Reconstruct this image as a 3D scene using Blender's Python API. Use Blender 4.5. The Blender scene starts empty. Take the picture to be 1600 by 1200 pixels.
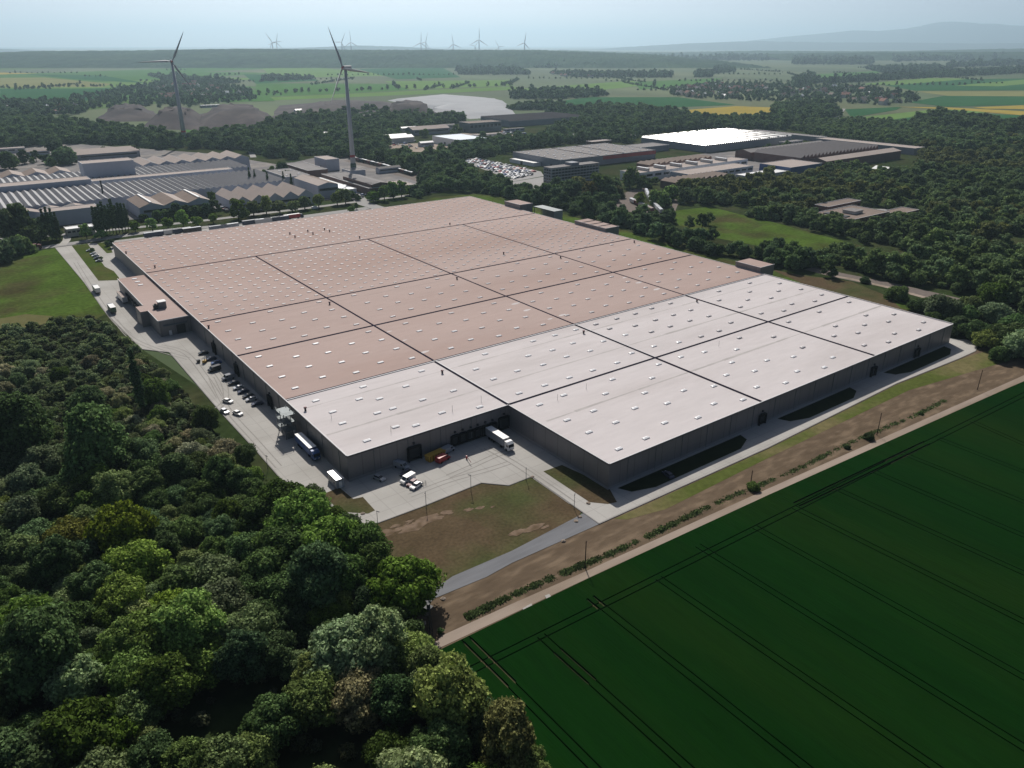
import bpy, bmesh, math, random
import numpy as np
from mathutils import Vector, Matrix

# ------------------------------------------------------------------ camera, sky, sun, exposure
S = bpy.context.scene
COL = S.collection
rad = math.radians
HCAM, FPX, PITCH, YAW = 125.0, 1191.3, rad(24.02), rad(36.518)
cam_d = bpy.data.cameras.new('camera'); cam = bpy.data.objects.new('camera', cam_d); COL.objects.link(cam)
cam.location = (0, 0, HCAM); cam.rotation_euler = (rad(90) - PITCH, 0, -YAW)
cam_d.sensor_width = 36; cam_d.lens = 36 * FPX / 1600; cam_d.clip_start = 1; cam_d.clip_end = 90000
S.camera = cam
SUN_EL, SUN_BEAR = rad(42), YAW + rad(-9)          # bearing clockwise from +y
w = bpy.data.worlds.new('World'); S.world = w; w.use_nodes = True
nt = w.node_tree; sky = nt.nodes.new('ShaderNodeTexSky'); sky.sky_type = 'NISHITA'; sky.sun_disc = False
sky.sun_elevation = SUN_EL; sky.sun_rotation = SUN_BEAR
sky.air_density = 0.3; sky.dust_density = 1.4; sky.ozone_density = 1.0; sky.altitude = 100
bg = nt.nodes['Background']; bg.inputs['Strength'].default_value = 0.10
nt.links.new(sky.outputs['Color'], bg.inputs['Color'])
sd = bpy.data.lights.new('sun', 'SUN'); sd.energy = 5.0; sd.angle = rad(0.5); sd.color = (1.0, 0.95, 0.88)
sun = bpy.data.objects.new('sun', sd); COL.objects.link(sun)
sdir = Vector((math.sin(SUN_BEAR) * math.cos(SUN_EL), math.cos(SUN_BEAR) * math.cos(SUN_EL), math.sin(SUN_EL)))
sun.rotation_euler = sdir.to_track_quat('Z', 'Y').to_euler(); sun.location = (0, 0, 400)
S.view_settings.view_transform = 'Standard'; S.view_settings.look = 'None'
S.view_settings.exposure = 0.0; S.view_settings.gamma = 1.0
S.render.engine = 'CYCLES'
S.cycles.max_bounces = 6; S.cycles.diffuse_bounces = 3; S.cycles.glossy_bounces = 2
S.cycles.transmission_bounces = 3; S.cycles.volume_bounces = 0; S.cycles.transparent_max_bounces = 6

# ------------------------------------------------------------------ helpers
def at(px, py, z=0.0):
    """the spot at height z that the photograph shows at pixel (px, py); x runs along the long front of the hall, y along its side"""
    a = (px - 800) / FPX; up = -(py - 600) / FPX
    c, s = math.cos(PITCH), math.sin(PITCH)
    X, Y, Z = a, c + up * s, -s + up * c
    t = (z - HCAM) / Z
    X *= t; Y *= t
    return (X * math.cos(YAW) + Y * math.sin(YAW), -X * math.sin(YAW) + Y * math.cos(YAW))
def pixel(x, y, z):
    c, s = math.cos(YAW), math.sin(YAW); X, Y = x * c - y * s, x * s + y * c; d = Y * math.cos(PITCH) - (z - HCAM) * math.sin(PITCH)
    return 800 + FPX * X / d, 600 - FPX * (Y * math.sin(PITCH) + (z - HCAM) * math.cos(PITCH)) / d
def along(px, y, z):
    """where a wall along y shows at pixel column px"""
    a, b = 60.0, 400.0
    for _ in range(50):
        m = (a + b) / 2
        if pixel(m, y, z)[0] < px: a = m
        else: b = m
    return a
def poly(pts, z=0.0): return [at(x, y, z) for x, y in pts]
def inside(x, y, P):
    r = False; j = len(P) - 1
    for i in range(len(P)):
        if (P[i][1] > y) != (P[j][1] > y) and x < (P[j][0] - P[i][0]) * (y - P[i][1]) / (P[j][1] - P[i][1]) + P[i][0]: r = not r
        j = i
    return r

def nodes(m):
    m.use_nodes = True
    return m.node_tree, m.node_tree.nodes['Principled BSDF']
def M(name, col, rough=0.7, spec=0.3, metal=0.0, var=0.12, scale=0.3, var2=0.08, scale2=0.02, tint=None, tintamt=0.0, tscale=0.05, bump=0.0, bscale=2.0, stretch=None, rampw=(0.45, 0.65), grid=None, gridv=.8, gw=.02):
    """a surface with two scales of brightness variation, an optional second tint in patches, and an optional bump"""
    m = bpy.data.materials.new(name); t, b = nodes(m); L = t.links
    b.inputs['Roughness'].default_value = rough; b.inputs['Specular IOR Level'].default_value = spec; b.inputs['Metallic'].default_value = metal
    geo = t.nodes.new('ShaderNodeNewGeometry'); vec = geo.outputs['Position']
    if stretch:
        mp = t.nodes.new('ShaderNodeMapping'); mp.inputs['Scale'].default_value = stretch[:3]
        if len(stretch) > 3: mp.inputs['Rotation'].default_value = (0, 0, stretch[3])
        L.new(vec, mp.inputs['Vector']); vec = mp.outputs['Vector']
    def noise(sc, det=4):
        n = t.nodes.new('ShaderNodeTexNoise'); n.inputs['Scale'].default_value = sc; n.inputs['Detail'].default_value = det
        L.new(vec, n.inputs['Vector']); return n.outputs['Fac']
    def math_(op, a, b_):
        n = t.nodes.new('ShaderNodeMath'); n.operation = op
        for i, v in enumerate((a, b_)):
            if hasattr(v, 'is_linked'): L.new(v, n.inputs[i])
            else: n.inputs[i].default_value = v
        return n.outputs[0]
    base = t.nodes.new('ShaderNodeRGB'); base.outputs[0].default_value = (*col, 1); c = base.outputs[0]
    if tint:
        mx = t.nodes.new('ShaderNodeMix'); mx.data_type = 'RGBA'
        rp = t.nodes.new('ShaderNodeMapRange'); rp.inputs['From Min'].default_value = rampw[0]; rp.inputs['From Max'].default_value = rampw[1]; rp.inputs['To Max'].default_value = tintamt
        L.new(noise(tscale, 6), rp.inputs['Value']); L.new(rp.outputs[0], mx.inputs['Factor'])
        L.new(c, mx.inputs['A']); mx.inputs['B'].default_value = (*tint, 1); c = mx.outputs['Result']
    v = 1.0
    f = math_('ADD', math_('MULTIPLY', math_('SUBTRACT', noise(scale), 0.5), 2 * var * 2), 1.0)
    f2 = math_('ADD', math_('MULTIPLY', math_('SUBTRACT', noise(scale2), 0.5), 2 * var2 * 2), 1.0)
    hs = t.nodes.new('ShaderNodeHueSaturation'); L.new(math_('MULTIPLY', f, f2), hs.inputs['Value']); L.new(c, hs.inputs['Color'])
    out_ = hs.outputs[0]
    if grid:                                                  # thin joints every grid[0] metres along x, grid[1] along y
        sx = t.nodes.new('ShaderNodeSeparateXYZ'); L.new(geo.outputs['Position'], sx.inputs[0]); g_ = None
        for ax_, st in zip(('X', 'Y'), grid):
            if not st: continue
            k = math_('LESS_THAN', math_('FRACT', math_('MULTIPLY', sx.outputs[ax_], 1 / st), 0), gw); g_ = k if g_ is None else math_('MAXIMUM', g_, k)
        gm_ = t.nodes.new('ShaderNodeMix'); gm_.data_type = 'RGBA'; L.new(g_, gm_.inputs['Factor']); L.new(out_, gm_.inputs['A'])
        dk = t.nodes.new('ShaderNodeHueSaturation'); dk.inputs['Value'].default_value = gridv; L.new(out_, dk.inputs['Color']); L.new(dk.outputs[0], gm_.inputs['B']); out_ = gm_.outputs['Result']
    L.new(out_, b.inputs['Base Color'])
    if bump:
        bp = t.nodes.new('ShaderNodeBump'); bp.inputs['Strength'].default_value = bump; bp.inputs['Distance'].default_value = 0.3
        L.new(noise(bscale, 3), bp.inputs['Height']); L.new(bp.outputs[0], b.inputs['Normal'])
    return m

class MB:
    """collects shapes for one mesh; mi picks the material slot"""
    def __init__(s): s.v = []; s.f = []; s.m = []
    def face(s, pts, mi=0):
        n = len(s.v); s.v += [tuple(p) for p in pts]; s.f.append(list(range(n, n + len(pts)))); s.m.append(mi); return s
    def mesh(s, vs, fs, mi=0):
        n = len(s.v); s.v += [tuple(p) for p in vs]; s.f += [[i + n for i in f] for f in fs]; s.m += [mi] * len(fs); return s
    def box(s, x0, x1, y0, y1, z0, z1, mi=0, bottom=True, top=True):
        vs = [(x0, y0, z0), (x1, y0, z0), (x1, y1, z0), (x0, y1, z0), (x0, y0, z1), (x1, y0, z1), (x1, y1, z1), (x0, y1, z1)]
        fs = [(0, 1, 5, 4), (1, 2, 6, 5), (2, 3, 7, 6), (3, 0, 4, 7)]
        if top: fs.append((4, 5, 6, 7))
        if bottom: fs.append((3, 2, 1, 0))
        return s.mesh(vs, fs, mi)
    def prism(s, P, z0, z1, mi=0, top=True, bottom=False, sides=True):
        n = len(P)
        if sum(P[i][0] * P[(i + 1) % n][1] - P[(i + 1) % n][0] * P[i][1] for i in range(n)) < 0: P = P[::-1]
        vs = [(x, y, z0) for x, y in P] + [(x, y, z1) for x, y in P]
        fs = [(i, (i + 1) % n, n + (i + 1) % n, n + i) for i in range(n)] if sides else []
        if top: fs.append(tuple(range(n, 2 * n)))
        if bottom: fs.append(tuple(range(n - 1, -1, -1)))
        return s.mesh(vs, fs, mi)
    def sheet(s, P, z, mi=0): return s.prism(P, z, z, mi, sides=False)
    def prof(s, P, y0, y1, mi=0, caps=True):
        """profile P in the x-z plane, extruded along y"""
        n = len(P)
        vs = [(x, y0, z) for x, z in P] + [(x, y1, z) for x, z in P]
        fs = [(i, n + i, n + (i + 1) % n, (i + 1) % n) for i in range(n)]
        if caps: fs += [tuple(range(n)), tuple(range(2 * n - 1, n - 1, -1))]
        return s.mesh(vs, fs, mi)
    def tube(s, p0, p1, r0, r1=None, n=8, mi=0, caps=True):
        r1 = r0 if r1 is None else r1
        p0, p1 = Vector(p0), Vector(p1); d = (p1 - p0).normalized()
        a = d.orthogonal().normalized(); b = d.cross(a)
        vs = [p0 + (a * math.cos(2 * math.pi * i / n) + b * math.sin(2 * math.pi * i / n)) * r0 for i in range(n)] + \
             [p1 + (a * math.cos(2 * math.pi * i / n) + b * math.sin(2 * math.pi * i / n)) * r1 for i in range(n)]
        fs = [(i, (i + 1) % n, n + (i + 1) % n, n + i) for i in range(n)]
        if caps: fs += [tuple(range(n - 1, -1, -1)), tuple(range(n, 2 * n))]
        return s.mesh(vs, fs, mi)
    def data(s, name, mats):
        me = bpy.data.meshes.new(name); me.from_pydata(s.v, [], s.f)
        for m in (mats if isinstance(mats, (list, tuple)) else [mats]): me.materials.append(m)
        me.polygons.foreach_set('material_index', s.m); me.update(); return me
    def build(s, name, mats, parent=None, loc=None, rz=0, smooth=False, fix=False):
        me = s.data(name, mats)
        if fix:
            bm = bmesh.new(); bm.from_mesh(me); bmesh.ops.remove_doubles(bm, verts=bm.verts, dist=1e-4); bmesh.ops.recalc_face_normals(bm, faces=bm.faces); bm.to_mesh(me); bm.free()
        if smooth: me.polygons.foreach_set('use_smooth', [True] * len(me.polygons))
        o = bpy.data.objects.new(name, me); COL.objects.link(o)
        if parent: o.parent = parent
        if loc: o.location = loc
        o.rotation_euler = (0, 0, rz)
        return o
def tag(o, label, cat, group=None, kind=None):
    if label: o['label'] = label
    if cat: o['category'] = cat
    if group: o['group'] = group
    if kind: o['kind'] = kind
    return o
def thing(name, label, cat, loc=(0, 0, 0), rz=0, group=None):
    o = bpy.data.objects.new(name, None); COL.objects.link(o); o.location = loc; o.rotation_euler = (0, 0, rz)
    o.empty_display_size = 1
    return tag(o, label, cat, group)
def dup(root, loc, rz=0, label=None, group=None, scale=None):
    r = root.copy(); COL.objects.link(r); r.location = loc; r.rotation_euler = (0, 0, rz)
    if scale: r.scale = scale
    if label: r['label'] = label
    if group: r['group'] = group
    for ch in list(root.children):
        c = ch.copy(); COL.objects.link(c); c.parent = r
        for g in list(ch.children):
            d = g.copy(); COL.objects.link(d); d.parent = c
    return r
def structure(mb, name, mat):
    o = mb.build(name, mat); o['kind'] = 'structure'; return o
def strip(pts, w):
    """left and right edges of a band of width w along pts"""
    Lf, Rt = [], []
    for i, p in enumerate(pts):
        a = Vector(pts[max(0, i - 1)]); b = Vector(pts[min(len(pts) - 1, i + 1)]); d = (b - a).normalized(); n = Vector((-d.y, d.x)) * w / 2
        Lf.append(tuple(Vector(p) + n)); Rt.append(tuple(Vector(p) - n))
    return Lf + Rt[::-1]
rnd = random.Random(7)

# ------------------------------------------------------------------ materials
mt = {}
mt['scrub'] = M('scrub_ground', (0.030, 0.045, 0.016), 0.95, 0.0, var=.3, scale=.25, var2=.25, scale2=.02, tint=(0.06, 0.055, 0.03), tintamt=.6, tscale=.03, bump=.4, bscale=.6)
mt['meadow'] = M('meadow_grass', (0.064, 0.104, 0.020), 0.95, 0.0, var=.3, scale=.45, var2=.28, scale2=.05, tint=(0.058, 0.048, 0.025), tintamt=.85, tscale=.028, bump=.3, bscale=.8)
mt['lawn'] = M('lawn_grass', (0.055, 0.082, 0.018), 0.95, 0.0, var=.16, scale=.4, var2=.18, scale2=.05, tint=(0.09, 0.075, 0.035), tintamt=.5, tscale=.04, bump=.2, bscale=1.2)
mt['dry'] = M('dry_grass', (0.090, 0.066, 0.040), 0.95, 0.0, var=.24, scale=1.1, var2=.2, scale2=.12, tint=(0.055, 0.070, 0.026), tintamt=.8, tscale=.035, bump=.25, bscale=1.0)
mt['strip'] = M('bare_strip', (0.115, 0.085, 0.058), 0.95, 0.0, var=.18, scale=.5, var2=.10, scale2=.06, tint=(0.19, 0.142, 0.098), tintamt=.8, tscale=.3, rampw=(.48, .66), bump=.25, bscale=.9, stretch=(.35, 1, 1))
mt['verge'] = M('green_verge', (0.085, 0.105, 0.028), 0.95, 0.0, var=.2, scale=.5, var2=.15, scale2=.05, tint=(0.14, 0.115, 0.06), tintamt=.8, tscale=.05, bump=.2)
mt['concrete'] = M('pale_concrete', (0.41, 0.395, 0.37), 0.95, 0.02, var=.05, scale=.15, var2=.06, scale2=.02, tint=(0.335, 0.32, 0.295), tintamt=.8, tscale=.035, grid=(6.0, 6.0), gridv=.86, gw=.045)
mt['asphalt'] = M('old_asphalt', (0.27, 0.262, 0.255), 0.9, 0.2, var=.07, scale=.2, var2=.08, scale2=.03)
mt['workyard'] = M('works_yard_asphalt', (0.175, 0.165, 0.165), .95, .05, var=.15, scale=.06, var2=.2, scale2=.02, tint=(0.26, 0.235, 0.21), tintamt=.7, tscale=.03)
mt['sidelawn'] = M('shade_toned_lawn', (0.022, 0.030, 0.013), .95, 0.0, var=.2)  # grass with the hall's shade put into its colour, darker than the other lawns
mt['worn'] = M('worn_wheel_track', (0.15, 0.12, 0.068), .95, 0.0, var=.25, scale=.6)
mt['gravel'] = M('gravel', (0.165, 0.168, 0.178), 0.95, 0.1, var=.14, scale=.5, var2=.1, scale2=.1, stretch=(.15, 1, 1))
mt['track'] = M('farm_track', (0.30, 0.245, 0.20), 0.95, 0.1, var=.1, scale=.4, var2=.08, scale2=.05, tint=(0.20, 0.155, 0.11), tintamt=.6, tscale=.12, stretch=(.2, 1, 1))
mt['soil'] = M('field_soil', (0.075, 0.056, 0.030), 0.95, 0.0, var=.2, scale=.6, tint=(0.02, 0.03, 0.012), tintamt=.9, tscale=.035, rampw=(.42, .52))
mt['crop'] = M('young_wheat', (0.0036, 0.0215, 0.0030), 0.8, 0.0, var=.16, scale=.8, var2=.16, scale2=.022, tint=(0.008, 0.024, 0.0035), tintamt=.9, tscale=.03, bump=.5, bscale=2.2, stretch=(1, .12, 1))
mt['railbed'] = M('rail_ballast', (0.15, 0.125, 0.11), 0.95, 0.1, var=.15, scale=.5, stretch=(1, 1, 1))
mt['roof_pink'] = M('pinkish_roof_sheet', (0.39, 0.30, 0.27), 0.85, 0.08, var=.045, scale=.5, var2=.06, scale2=.02, tint=(0.34, 0.24, 0.205), tintamt=.8, tscale=.014, stretch=(.25, 1, 1))
mt['roof_white'] = M('white_roof_sheet', (0.545, 0.505, 0.50), 0.8, 0.1, var=.045, scale=.6, var2=.05, scale2=.03, tint=(0.46, 0.42, 0.41), tintamt=.7, tscale=.05, stretch=(.2, 1, 1))
mt['clad'] = M('grey_cladding', (0.20, 0.19, 0.19), 0.5, 0.4, .2, var=.05, scale=.4, var2=.06, scale2=.04, stretch=(3, 3, .1), grid=(6.15, 6.45), gridv=.72, gw=.05)
mt['seam'] = M('dark_roof_gutter', (0.022, 0.020, 0.032), 0.9, 0.0, var=.1)
mt['stain'] = M('dirty_roof_gutter', (0.40, 0.375, 0.36), 0.85, 0.1, var=.1, scale=.6, var2=.12, scale2=.08)
mt['trim'] = M('white_metal_trim', (0.56, 0.55, 0.55), 0.6, 0.2, var=.03)
mt['dome'] = M('skylight_dome', (0.80, 0.80, 0.80), 0.35, 0.5, var=.02)
mt['dark'] = M('dark_metal', (0.03, 0.032, 0.036), 0.6, 0.3, var=.1)
mt['black'] = M('black_rubber', (0.012, 0.012, 0.013), 0.8, 0.2, var=.1)
mt['steel'] = M('galvanised_steel', (0.16, 0.18, 0.185), 0.6, 0.3, .3, var=.08)
mt['white'] = M('white_paint', (0.78, 0.77, 0.75), 0.45, 0.4, var=.03)
mt['silver'] = M('silver_paint', (0.45, 0.46, 0.48), 0.35, 0.5, .4, var=.03)
mt['carblack'] = M('black_paint', (0.015, 0.016, 0.02), 0.3, 0.5, var=.03)
mt['blue'] = M('blue_paint', (0.045, 0.10, 0.26), 0.4, 0.5, var=.05)
mt['navy'] = M('navy_paint', (0.02, 0.03, 0.07), 0.4, 0.5, var=.05)
mt['red'] = M('red_paint', (0.36, 0.03, 0.035), 0.4, 0.5, var=.06)
mt['darkred'] = M('dark_red_paint', (0.13, 0.028, 0.035), 0.5, 0.4, var=.06)
mt['yellow'] = M('yellow_paint', (0.50, 0.30, 0.04), 0.5, 0.4, var=.06)
mt['green'] = M('green_paint', (0.05, 0.10, 0.06), 0.5, 0.4, var=.06)
mt['glass'] = M('dark_glass', (0.018, 0.022, 0.028), 0.1, 0.6, var=.02)
mt['fadedtarp'] = M('grey_tarp', (0.33, 0.34, 0.36), 0.6, 0.3, var=.05)
mt['wood'] = M('weathered_timber', (0.075, 0.055, 0.04), 0.9, 0.1, var=.15)
mt['bark'] = M('bark', (0.06, 0.05, 0.04), 0.95, 0.1, var=.2)
mt['hall_wall'] = M('pale_blue_grey_wall', (0.42, 0.44, 0.49), 0.7, 0.3, var=.05, var2=.06)
mt['brick'] = M('dark_brick_wall', (0.17, 0.10, 0.085), 0.85, 0.2, var=.1)
mt['greywall'] = M('grey_wall', (0.24, 0.25, 0.275), 0.75, 0.3, var=.06)
mt['roofbrown'] = M('brown_felt_roof', (0.20, 0.155, 0.13), 0.9, 0.15, var=.1, scale=.2, var2=.12, scale2=.03)
mt['roofgrey'] = M('grey_felt_roof', (0.215, 0.20, 0.195), 0.9, 0.15, var=.08, scale=.2, var2=.1, scale2=.03)
mt['rooftan'] = M('tan_sheet_roof', (0.34, 0.285, 0.255), 0.85, 0.2, var=.06, scale=.3, var2=.08, scale2=.03)
mt['roofdark'] = M('dark_sheet_roof', (0.085, 0.075, 0.082), 0.8, 0.25, var=.1, var2=.12)
mt['rooflight'] = M('pale_blue_sheet_roof', (0.46, 0.53, 0.60), 0.6, 0.3, var=.04)
mt['sawglass'] = M('sawtooth_glazing', (0.04, 0.043, 0.05), 0.4, 0.4, var=.15)
mt['glint'] = M('glazed_roof', (0.22, 0.24, 0.26), 0.17, 0.55, 0.0, var=.3, scale=.05)
mt['tile'] = M('red_tile_roof', (0.20, 0.095, 0.07), 0.85, 0.2, var=.15)
mt['render'] = M('pale_render', (0.55, 0.52, 0.48), 0.85, 0.2, var=.06)
mt['slag'] = M('slag_heap', (0.050, 0.041, 0.044), 0.95, 0.1, var=.2, scale=.06, var2=.25, scale2=.012, tint=(0.10, 0.082, 0.075), tintamt=.6, tscale=.02, bump=.6, bscale=.1)
mt['sheeting'] = M('white_sheeting', (0.36, 0.365, 0.375), 0.9, 0.05, var=.03, var2=.05, scale2=.01, tint=(0.30, 0.305, 0.32), tintamt=.7, tscale=.02)
# ------------------------------------------------------------------ ground, fields, roads
FAR = 45500
gm = MB(); N = 24
xs = [-FAR + 2 * FAR * i / N for i in range(N + 1)]
for i in range(N):
    for j in range(N):
        gm.face([(xs[i], xs[j], -.05), (xs[i + 1], xs[j], -.05), (xs[i + 1], xs[j + 1], -.05), (xs[i], xs[j + 1], -.05)])
mt['plain'] = M('open_country', (0.065, 0.095, 0.040), 0.95, 0.1, var=.25, scale=.004, var2=.3, scale2=.0012, tint=(0.13, 0.14, 0.06), tintamt=.6, tscale=.0016, stretch=(1, .4, 1, rad(20)))
structure(gm, 'ground', mt['plain'])
def ground(name, mat, P, z, px=True): return structure(MB().sheet(poly(P) if px else P, z), name, mt[mat])
ground('scrubland', 'scrub', [(-500, 560), (-160, 205), (0, 196), (250, 215), (450, 195), (600, 180), (800, 196), (1000, 195), (1230, 185), (1480, 180), (1800, 185), (2300, 560), (1480, 560), (800, 330), (150, 400), (160, 480), (0, 528), (-200, 760)], .02)
ground('forest_floor', 'scrub', [(-600, 540), (0, 529), (110, 502), (166, 490), (222, 546), (304, 600), (400, 705), (441, 751), (500, 775), (545, 835), (660, 925), (640, 985), (690, 1010), (760, 1090), (850, 1400), (-1200, 1700)], .03)
# the far patchwork of fields, one sheet per crop colour
fcols = {'field_green': (0.070, 0.150, 0.045), 'field_light_green': (0.120, 0.200, 0.060), 'field_dark_green': (0.034, 0.100, 0.042), 'field_pale': (0.19, 0.195, 0.085), 'field_olive': (0.085, 0.135, 0.046), 'field_yellow': (0.30, 0.235, 0.055)}
for k, c in fcols.items(): mt[k] = M(k, c, .95, 0.0, var=.10, scale=.03, var2=.10, scale2=.004, stretch=(.3, 1, 1, rad(15)))
fm = {k: MB() for k in fcols}
rf = random.Random(11)
keys = ['field_green'] * 4 + ['field_light_green'] * 4 + ['field_dark_green'] * 4 + ['field_olive'] * 3 + ['field_pale'] * 2 + ['field_yellow']
ca, sa = math.cos(rad(-30)), math.sin(rad(-30))
def rot(x, y): return (x * ca + y * sa, -x * sa + y * ca)      # a frame turned to the photo's depth direction
yy = 1450.0
while yy < 15500:
    d = rf.uniform(170, 330) * (1 + yy / 4500); x = -.95 * yy - 300
    while x < .95 * yy + 300:
        wd = rf.uniform(280, 900) * (1 + yy / 6000); k = rf.choice(keys); sk = rf.uniform(-40, 40)
        if rf.random() < .94: fm[k].sheet([rot(x + 4, yy + 4), rot(x + wd - 4, yy + sk + 4), rot(x + wd - 4 + sk, yy + d - 4 + sk * .5), rot(x + 4, yy + d - 4)], .05 + rf.random() * .01)
        x += wd
    yy += d
for k in fcols: structure(fm[k], 'patchwork_' + k, mt[k])
special = [('field_dark_green', [(-60, 139), (170, 138), (165, 152), (120, 160), (-60, 164)]), ('field_pale', [(-60, 122), (70, 121), (175, 131), (160, 136), (-60, 137)]), ('field_dark_green', [(40, 116), (160, 118), (230, 130), (120, 124)]),
 ('field_light_green', [(400, 153), (800, 135), (830, 139), (640, 148), (520, 153), (400, 158)]), ('field_green', [(400, 130), (620, 131), (640, 141), (520, 147), (400, 152)]), ('field_light_green', [(600, 127), (800, 125), (800, 134), (640, 140)]), ('field_light_green', [(410, 107), (500, 106), (640, 118), (480, 121), (420, 116)]), ('field_dark_green', [(380, 116), (470, 118), (500, 126), (400, 131)]), ('field_dark_green', [(560, 108), (690, 105), (720, 121), (620, 124)]),
 ('field_dark_green', [(850, 161), (920, 152), (1060, 152), (1150, 164), (1050, 168), (940, 176), (890, 174), (840, 168)]), ('field_yellow', [(1045, 174), (1150, 166), (1230, 169), (1228, 180), (1180, 184), (1100, 179)]), ('field_light_green', [(800, 140), (990, 126), (1000, 134), (900, 145), (800, 146)]), ('field_green', [(990, 128), (1130, 122), (1100, 133), (1000, 140)]), ('field_light_green', [(1180, 183), (1230, 181), (1220, 190), (1180, 192)]),
 ('field_dark_green', [(1320, 171), (1410, 167), (1400, 172), (1330, 184)]), ('field_light_green', [(1330, 185), (1470, 170), (1560, 174), (1380, 190)]), ('field_yellow', [(1400, 167), (1480, 168), (1640, 176), (1640, 184), (1500, 172)]), ('field_yellow', [(1520, 168), (1640, 163), (1640, 171), (1540, 170)]), ('field_dark_green', [(1380, 189), (1480, 176), (1700, 184), (1700, 192), (1500, 190)]), ('field_dark_green', [(1420, 160), (1480, 149), (1700, 150), (1700, 161), (1480, 167)]),
 ('field_pale', [(1430, 143), (1640, 142), (1640, 151), (1480, 150)]), ('field_dark_green', [(1380, 133), (1500, 124), (1700, 121), (1700, 141), (1430, 142)]), ('field_light_green', [(1340, 132), (1450, 122), (1520, 123), (1400, 133)]), ('field_light_green', [(1490, 134), (1640, 121), (1640, 128), (1560, 135)]), ('field_green', [(1240, 118), (1390, 110), (1340, 121), (1250, 126)]), ('field_green', [(1230, 162), (1260, 159), (1290, 167), (1240, 170)]), ('field_green', [(290, 203), (340, 201), (345, 213), (296, 217)]), ('field_green', [(330, 152), (420, 150), (430, 158), (350, 160)])]
sf = {k: MB() for k in fcols}
for i, (k, P) in enumerate(special): sf[k].sheet(poly(P), .15 + .012 * i)
for k in fcols:
    if sf[k].v: structure(sf[k], k, mt[k])
# meadow, lawns and yards around the hall
ground('meadow', 'meadow', [(-260, 432), (0, 402), (86, 388), (90, 389), (132, 442), (166, 490), (150, 499), (100, 503), (60, 512), (0, 529), (-300, 600)], .05)
mt['mown'] = M('mown_grass', (0.10, 0.095, 0.03), .95, .1, var=.12)
ground('mown_strip', 'mown', [(-60, 508), (40, 491), (82, 494), (90, 502), (60, 511), (0, 528), (-60, 545)], .07)
ground('hall_verge', 'meadow', [(760, 302), (800, 312), (840, 322), (900, 340), (960, 354), (1060, 388), (1130, 404), (1200, 420), (1300, 445), (1400, 468), (1440, 490), (1500, 520), (1470, 530), (700, 400), (600, 330), (680, 308)], .045)
ground('bare_verge', 'dry', [(1205, 421), (1240, 428), (1330, 440), (1385, 462), (1408, 482), (1440, 490), (1400, 500), (1290, 460)], .06)
ground('clearing_meadow', 'meadow', [(1050, 330), (1110, 323), (1160, 336), (1215, 349), (1270, 364), (1345, 384), (1345, 393), (1280, 394), (1200, 387), (1120, 372), (1060, 352)], .05)
yard = [(86, 387), (109, 384), (135, 381), (150, 380), (171, 377), (260, 366), (560, 325), (1487, 529), (1509, 531), (1520, 534), (1527, 541), (1524, 549), (1500, 560), (1400, 600), (1200, 700), (936, 819), (912, 802), (831, 745), (795, 759), (752, 755), (660, 792), (560, 829), (546, 836), (528, 803), (500, 775), (441, 751), (400, 704), (350, 650), (307, 600), (265, 551), (222, 546), (192, 516), (166, 490), (132, 442)]
ground('concrete_yard', 'concrete', yard, .10)
kp = poly(yard); kl = []
mt['kerb'] = M('kerb_stone', (0.24, 0.23, 0.22), .9, .1, var=.1)
kb = MB(); i0 = yard.index((1509, 531)); n_ = len(kp)
for i in range(n_):
    a, b = Vector(kp[i]), Vector(kp[(i + 1) % n_])
    if yard[i][1] < 400 and yard[i][0] > 90 or i < 8 and yard[i][0] > 100 and yard[i][1] < 540 and yard[i] != (86, 387): continue
    d = (b - a).normalized(); m_ = Vector((-d.y, d.x)) * .18; kb.prism([tuple(a - m_), tuple(b - m_), tuple(b + m_), tuple(a + m_)], 0, .22)
structure(kb, 'yard_kerb', mt['kerb'])
ground('lawn_island', 'lawn', [(112, 384), (137, 381), (144, 391), (153, 402), (164, 417), (178, 424), (186, 434), (186, 438), (154, 439)], .14)
ground('lawn_strip', 'lawn', [(151, 380), (170, 378), (176, 395), (167, 396)], .14)
ground('grass_triangle', 'dry', [(504, 773), (530, 762), (552, 780), (567, 777), (586, 798), (575, 803), (532, 800)], .14)
ground('corner_lawn', 'dry', [(849, 737), (878, 727), (950, 760), (964, 785), (950, 788), (921, 785)], .14)
def uvp(*P): return list(P)
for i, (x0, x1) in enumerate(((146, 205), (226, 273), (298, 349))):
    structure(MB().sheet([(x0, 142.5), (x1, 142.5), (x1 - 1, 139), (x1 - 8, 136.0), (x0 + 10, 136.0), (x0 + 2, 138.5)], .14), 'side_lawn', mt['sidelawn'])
ground('dry_lawn', 'dry', [(560, 830), (752, 756), (795, 760), (831, 746), (908, 800), (905, 806), (800, 861), (677, 922), (640, 935), (600, 900)], .06)
ground('bare_strip', 'strip', [(640, 945), (677, 925), (800, 868), (912, 806), (936, 820), (1200, 701), (1400, 601), (1500, 561), (1527, 545), (1700, 505), (1700, 560), (1200, 764), (800, 944), (690, 994), (650, 1000)], .04)
ground('green_verge', 'verge', [(960, 811), (1200, 702), (1400, 602), (1502, 561), (1530, 552), (1640, 528), (1640, 545), (1420, 610), (1200, 716), (1040, 796), (980, 812)], .07)
ground('gravel_road', 'gravel', [(912, 802), (937, 819), (800, 880), (760, 902), (680, 935), (665, 948), (630, 975), (610, 965), (655, 938), (677, 922), (707, 901), (800, 861), (905, 806)], .12)
ground('farm_track', 'track', [(679, 1005), (690, 994), (800, 944), (900, 900), (1200, 764), (1570, 600), (1720, 533), (1720, 545), (1576, 606), (1200, 774), (927, 900), (800, 960), (680, 1016)], .12)
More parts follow.
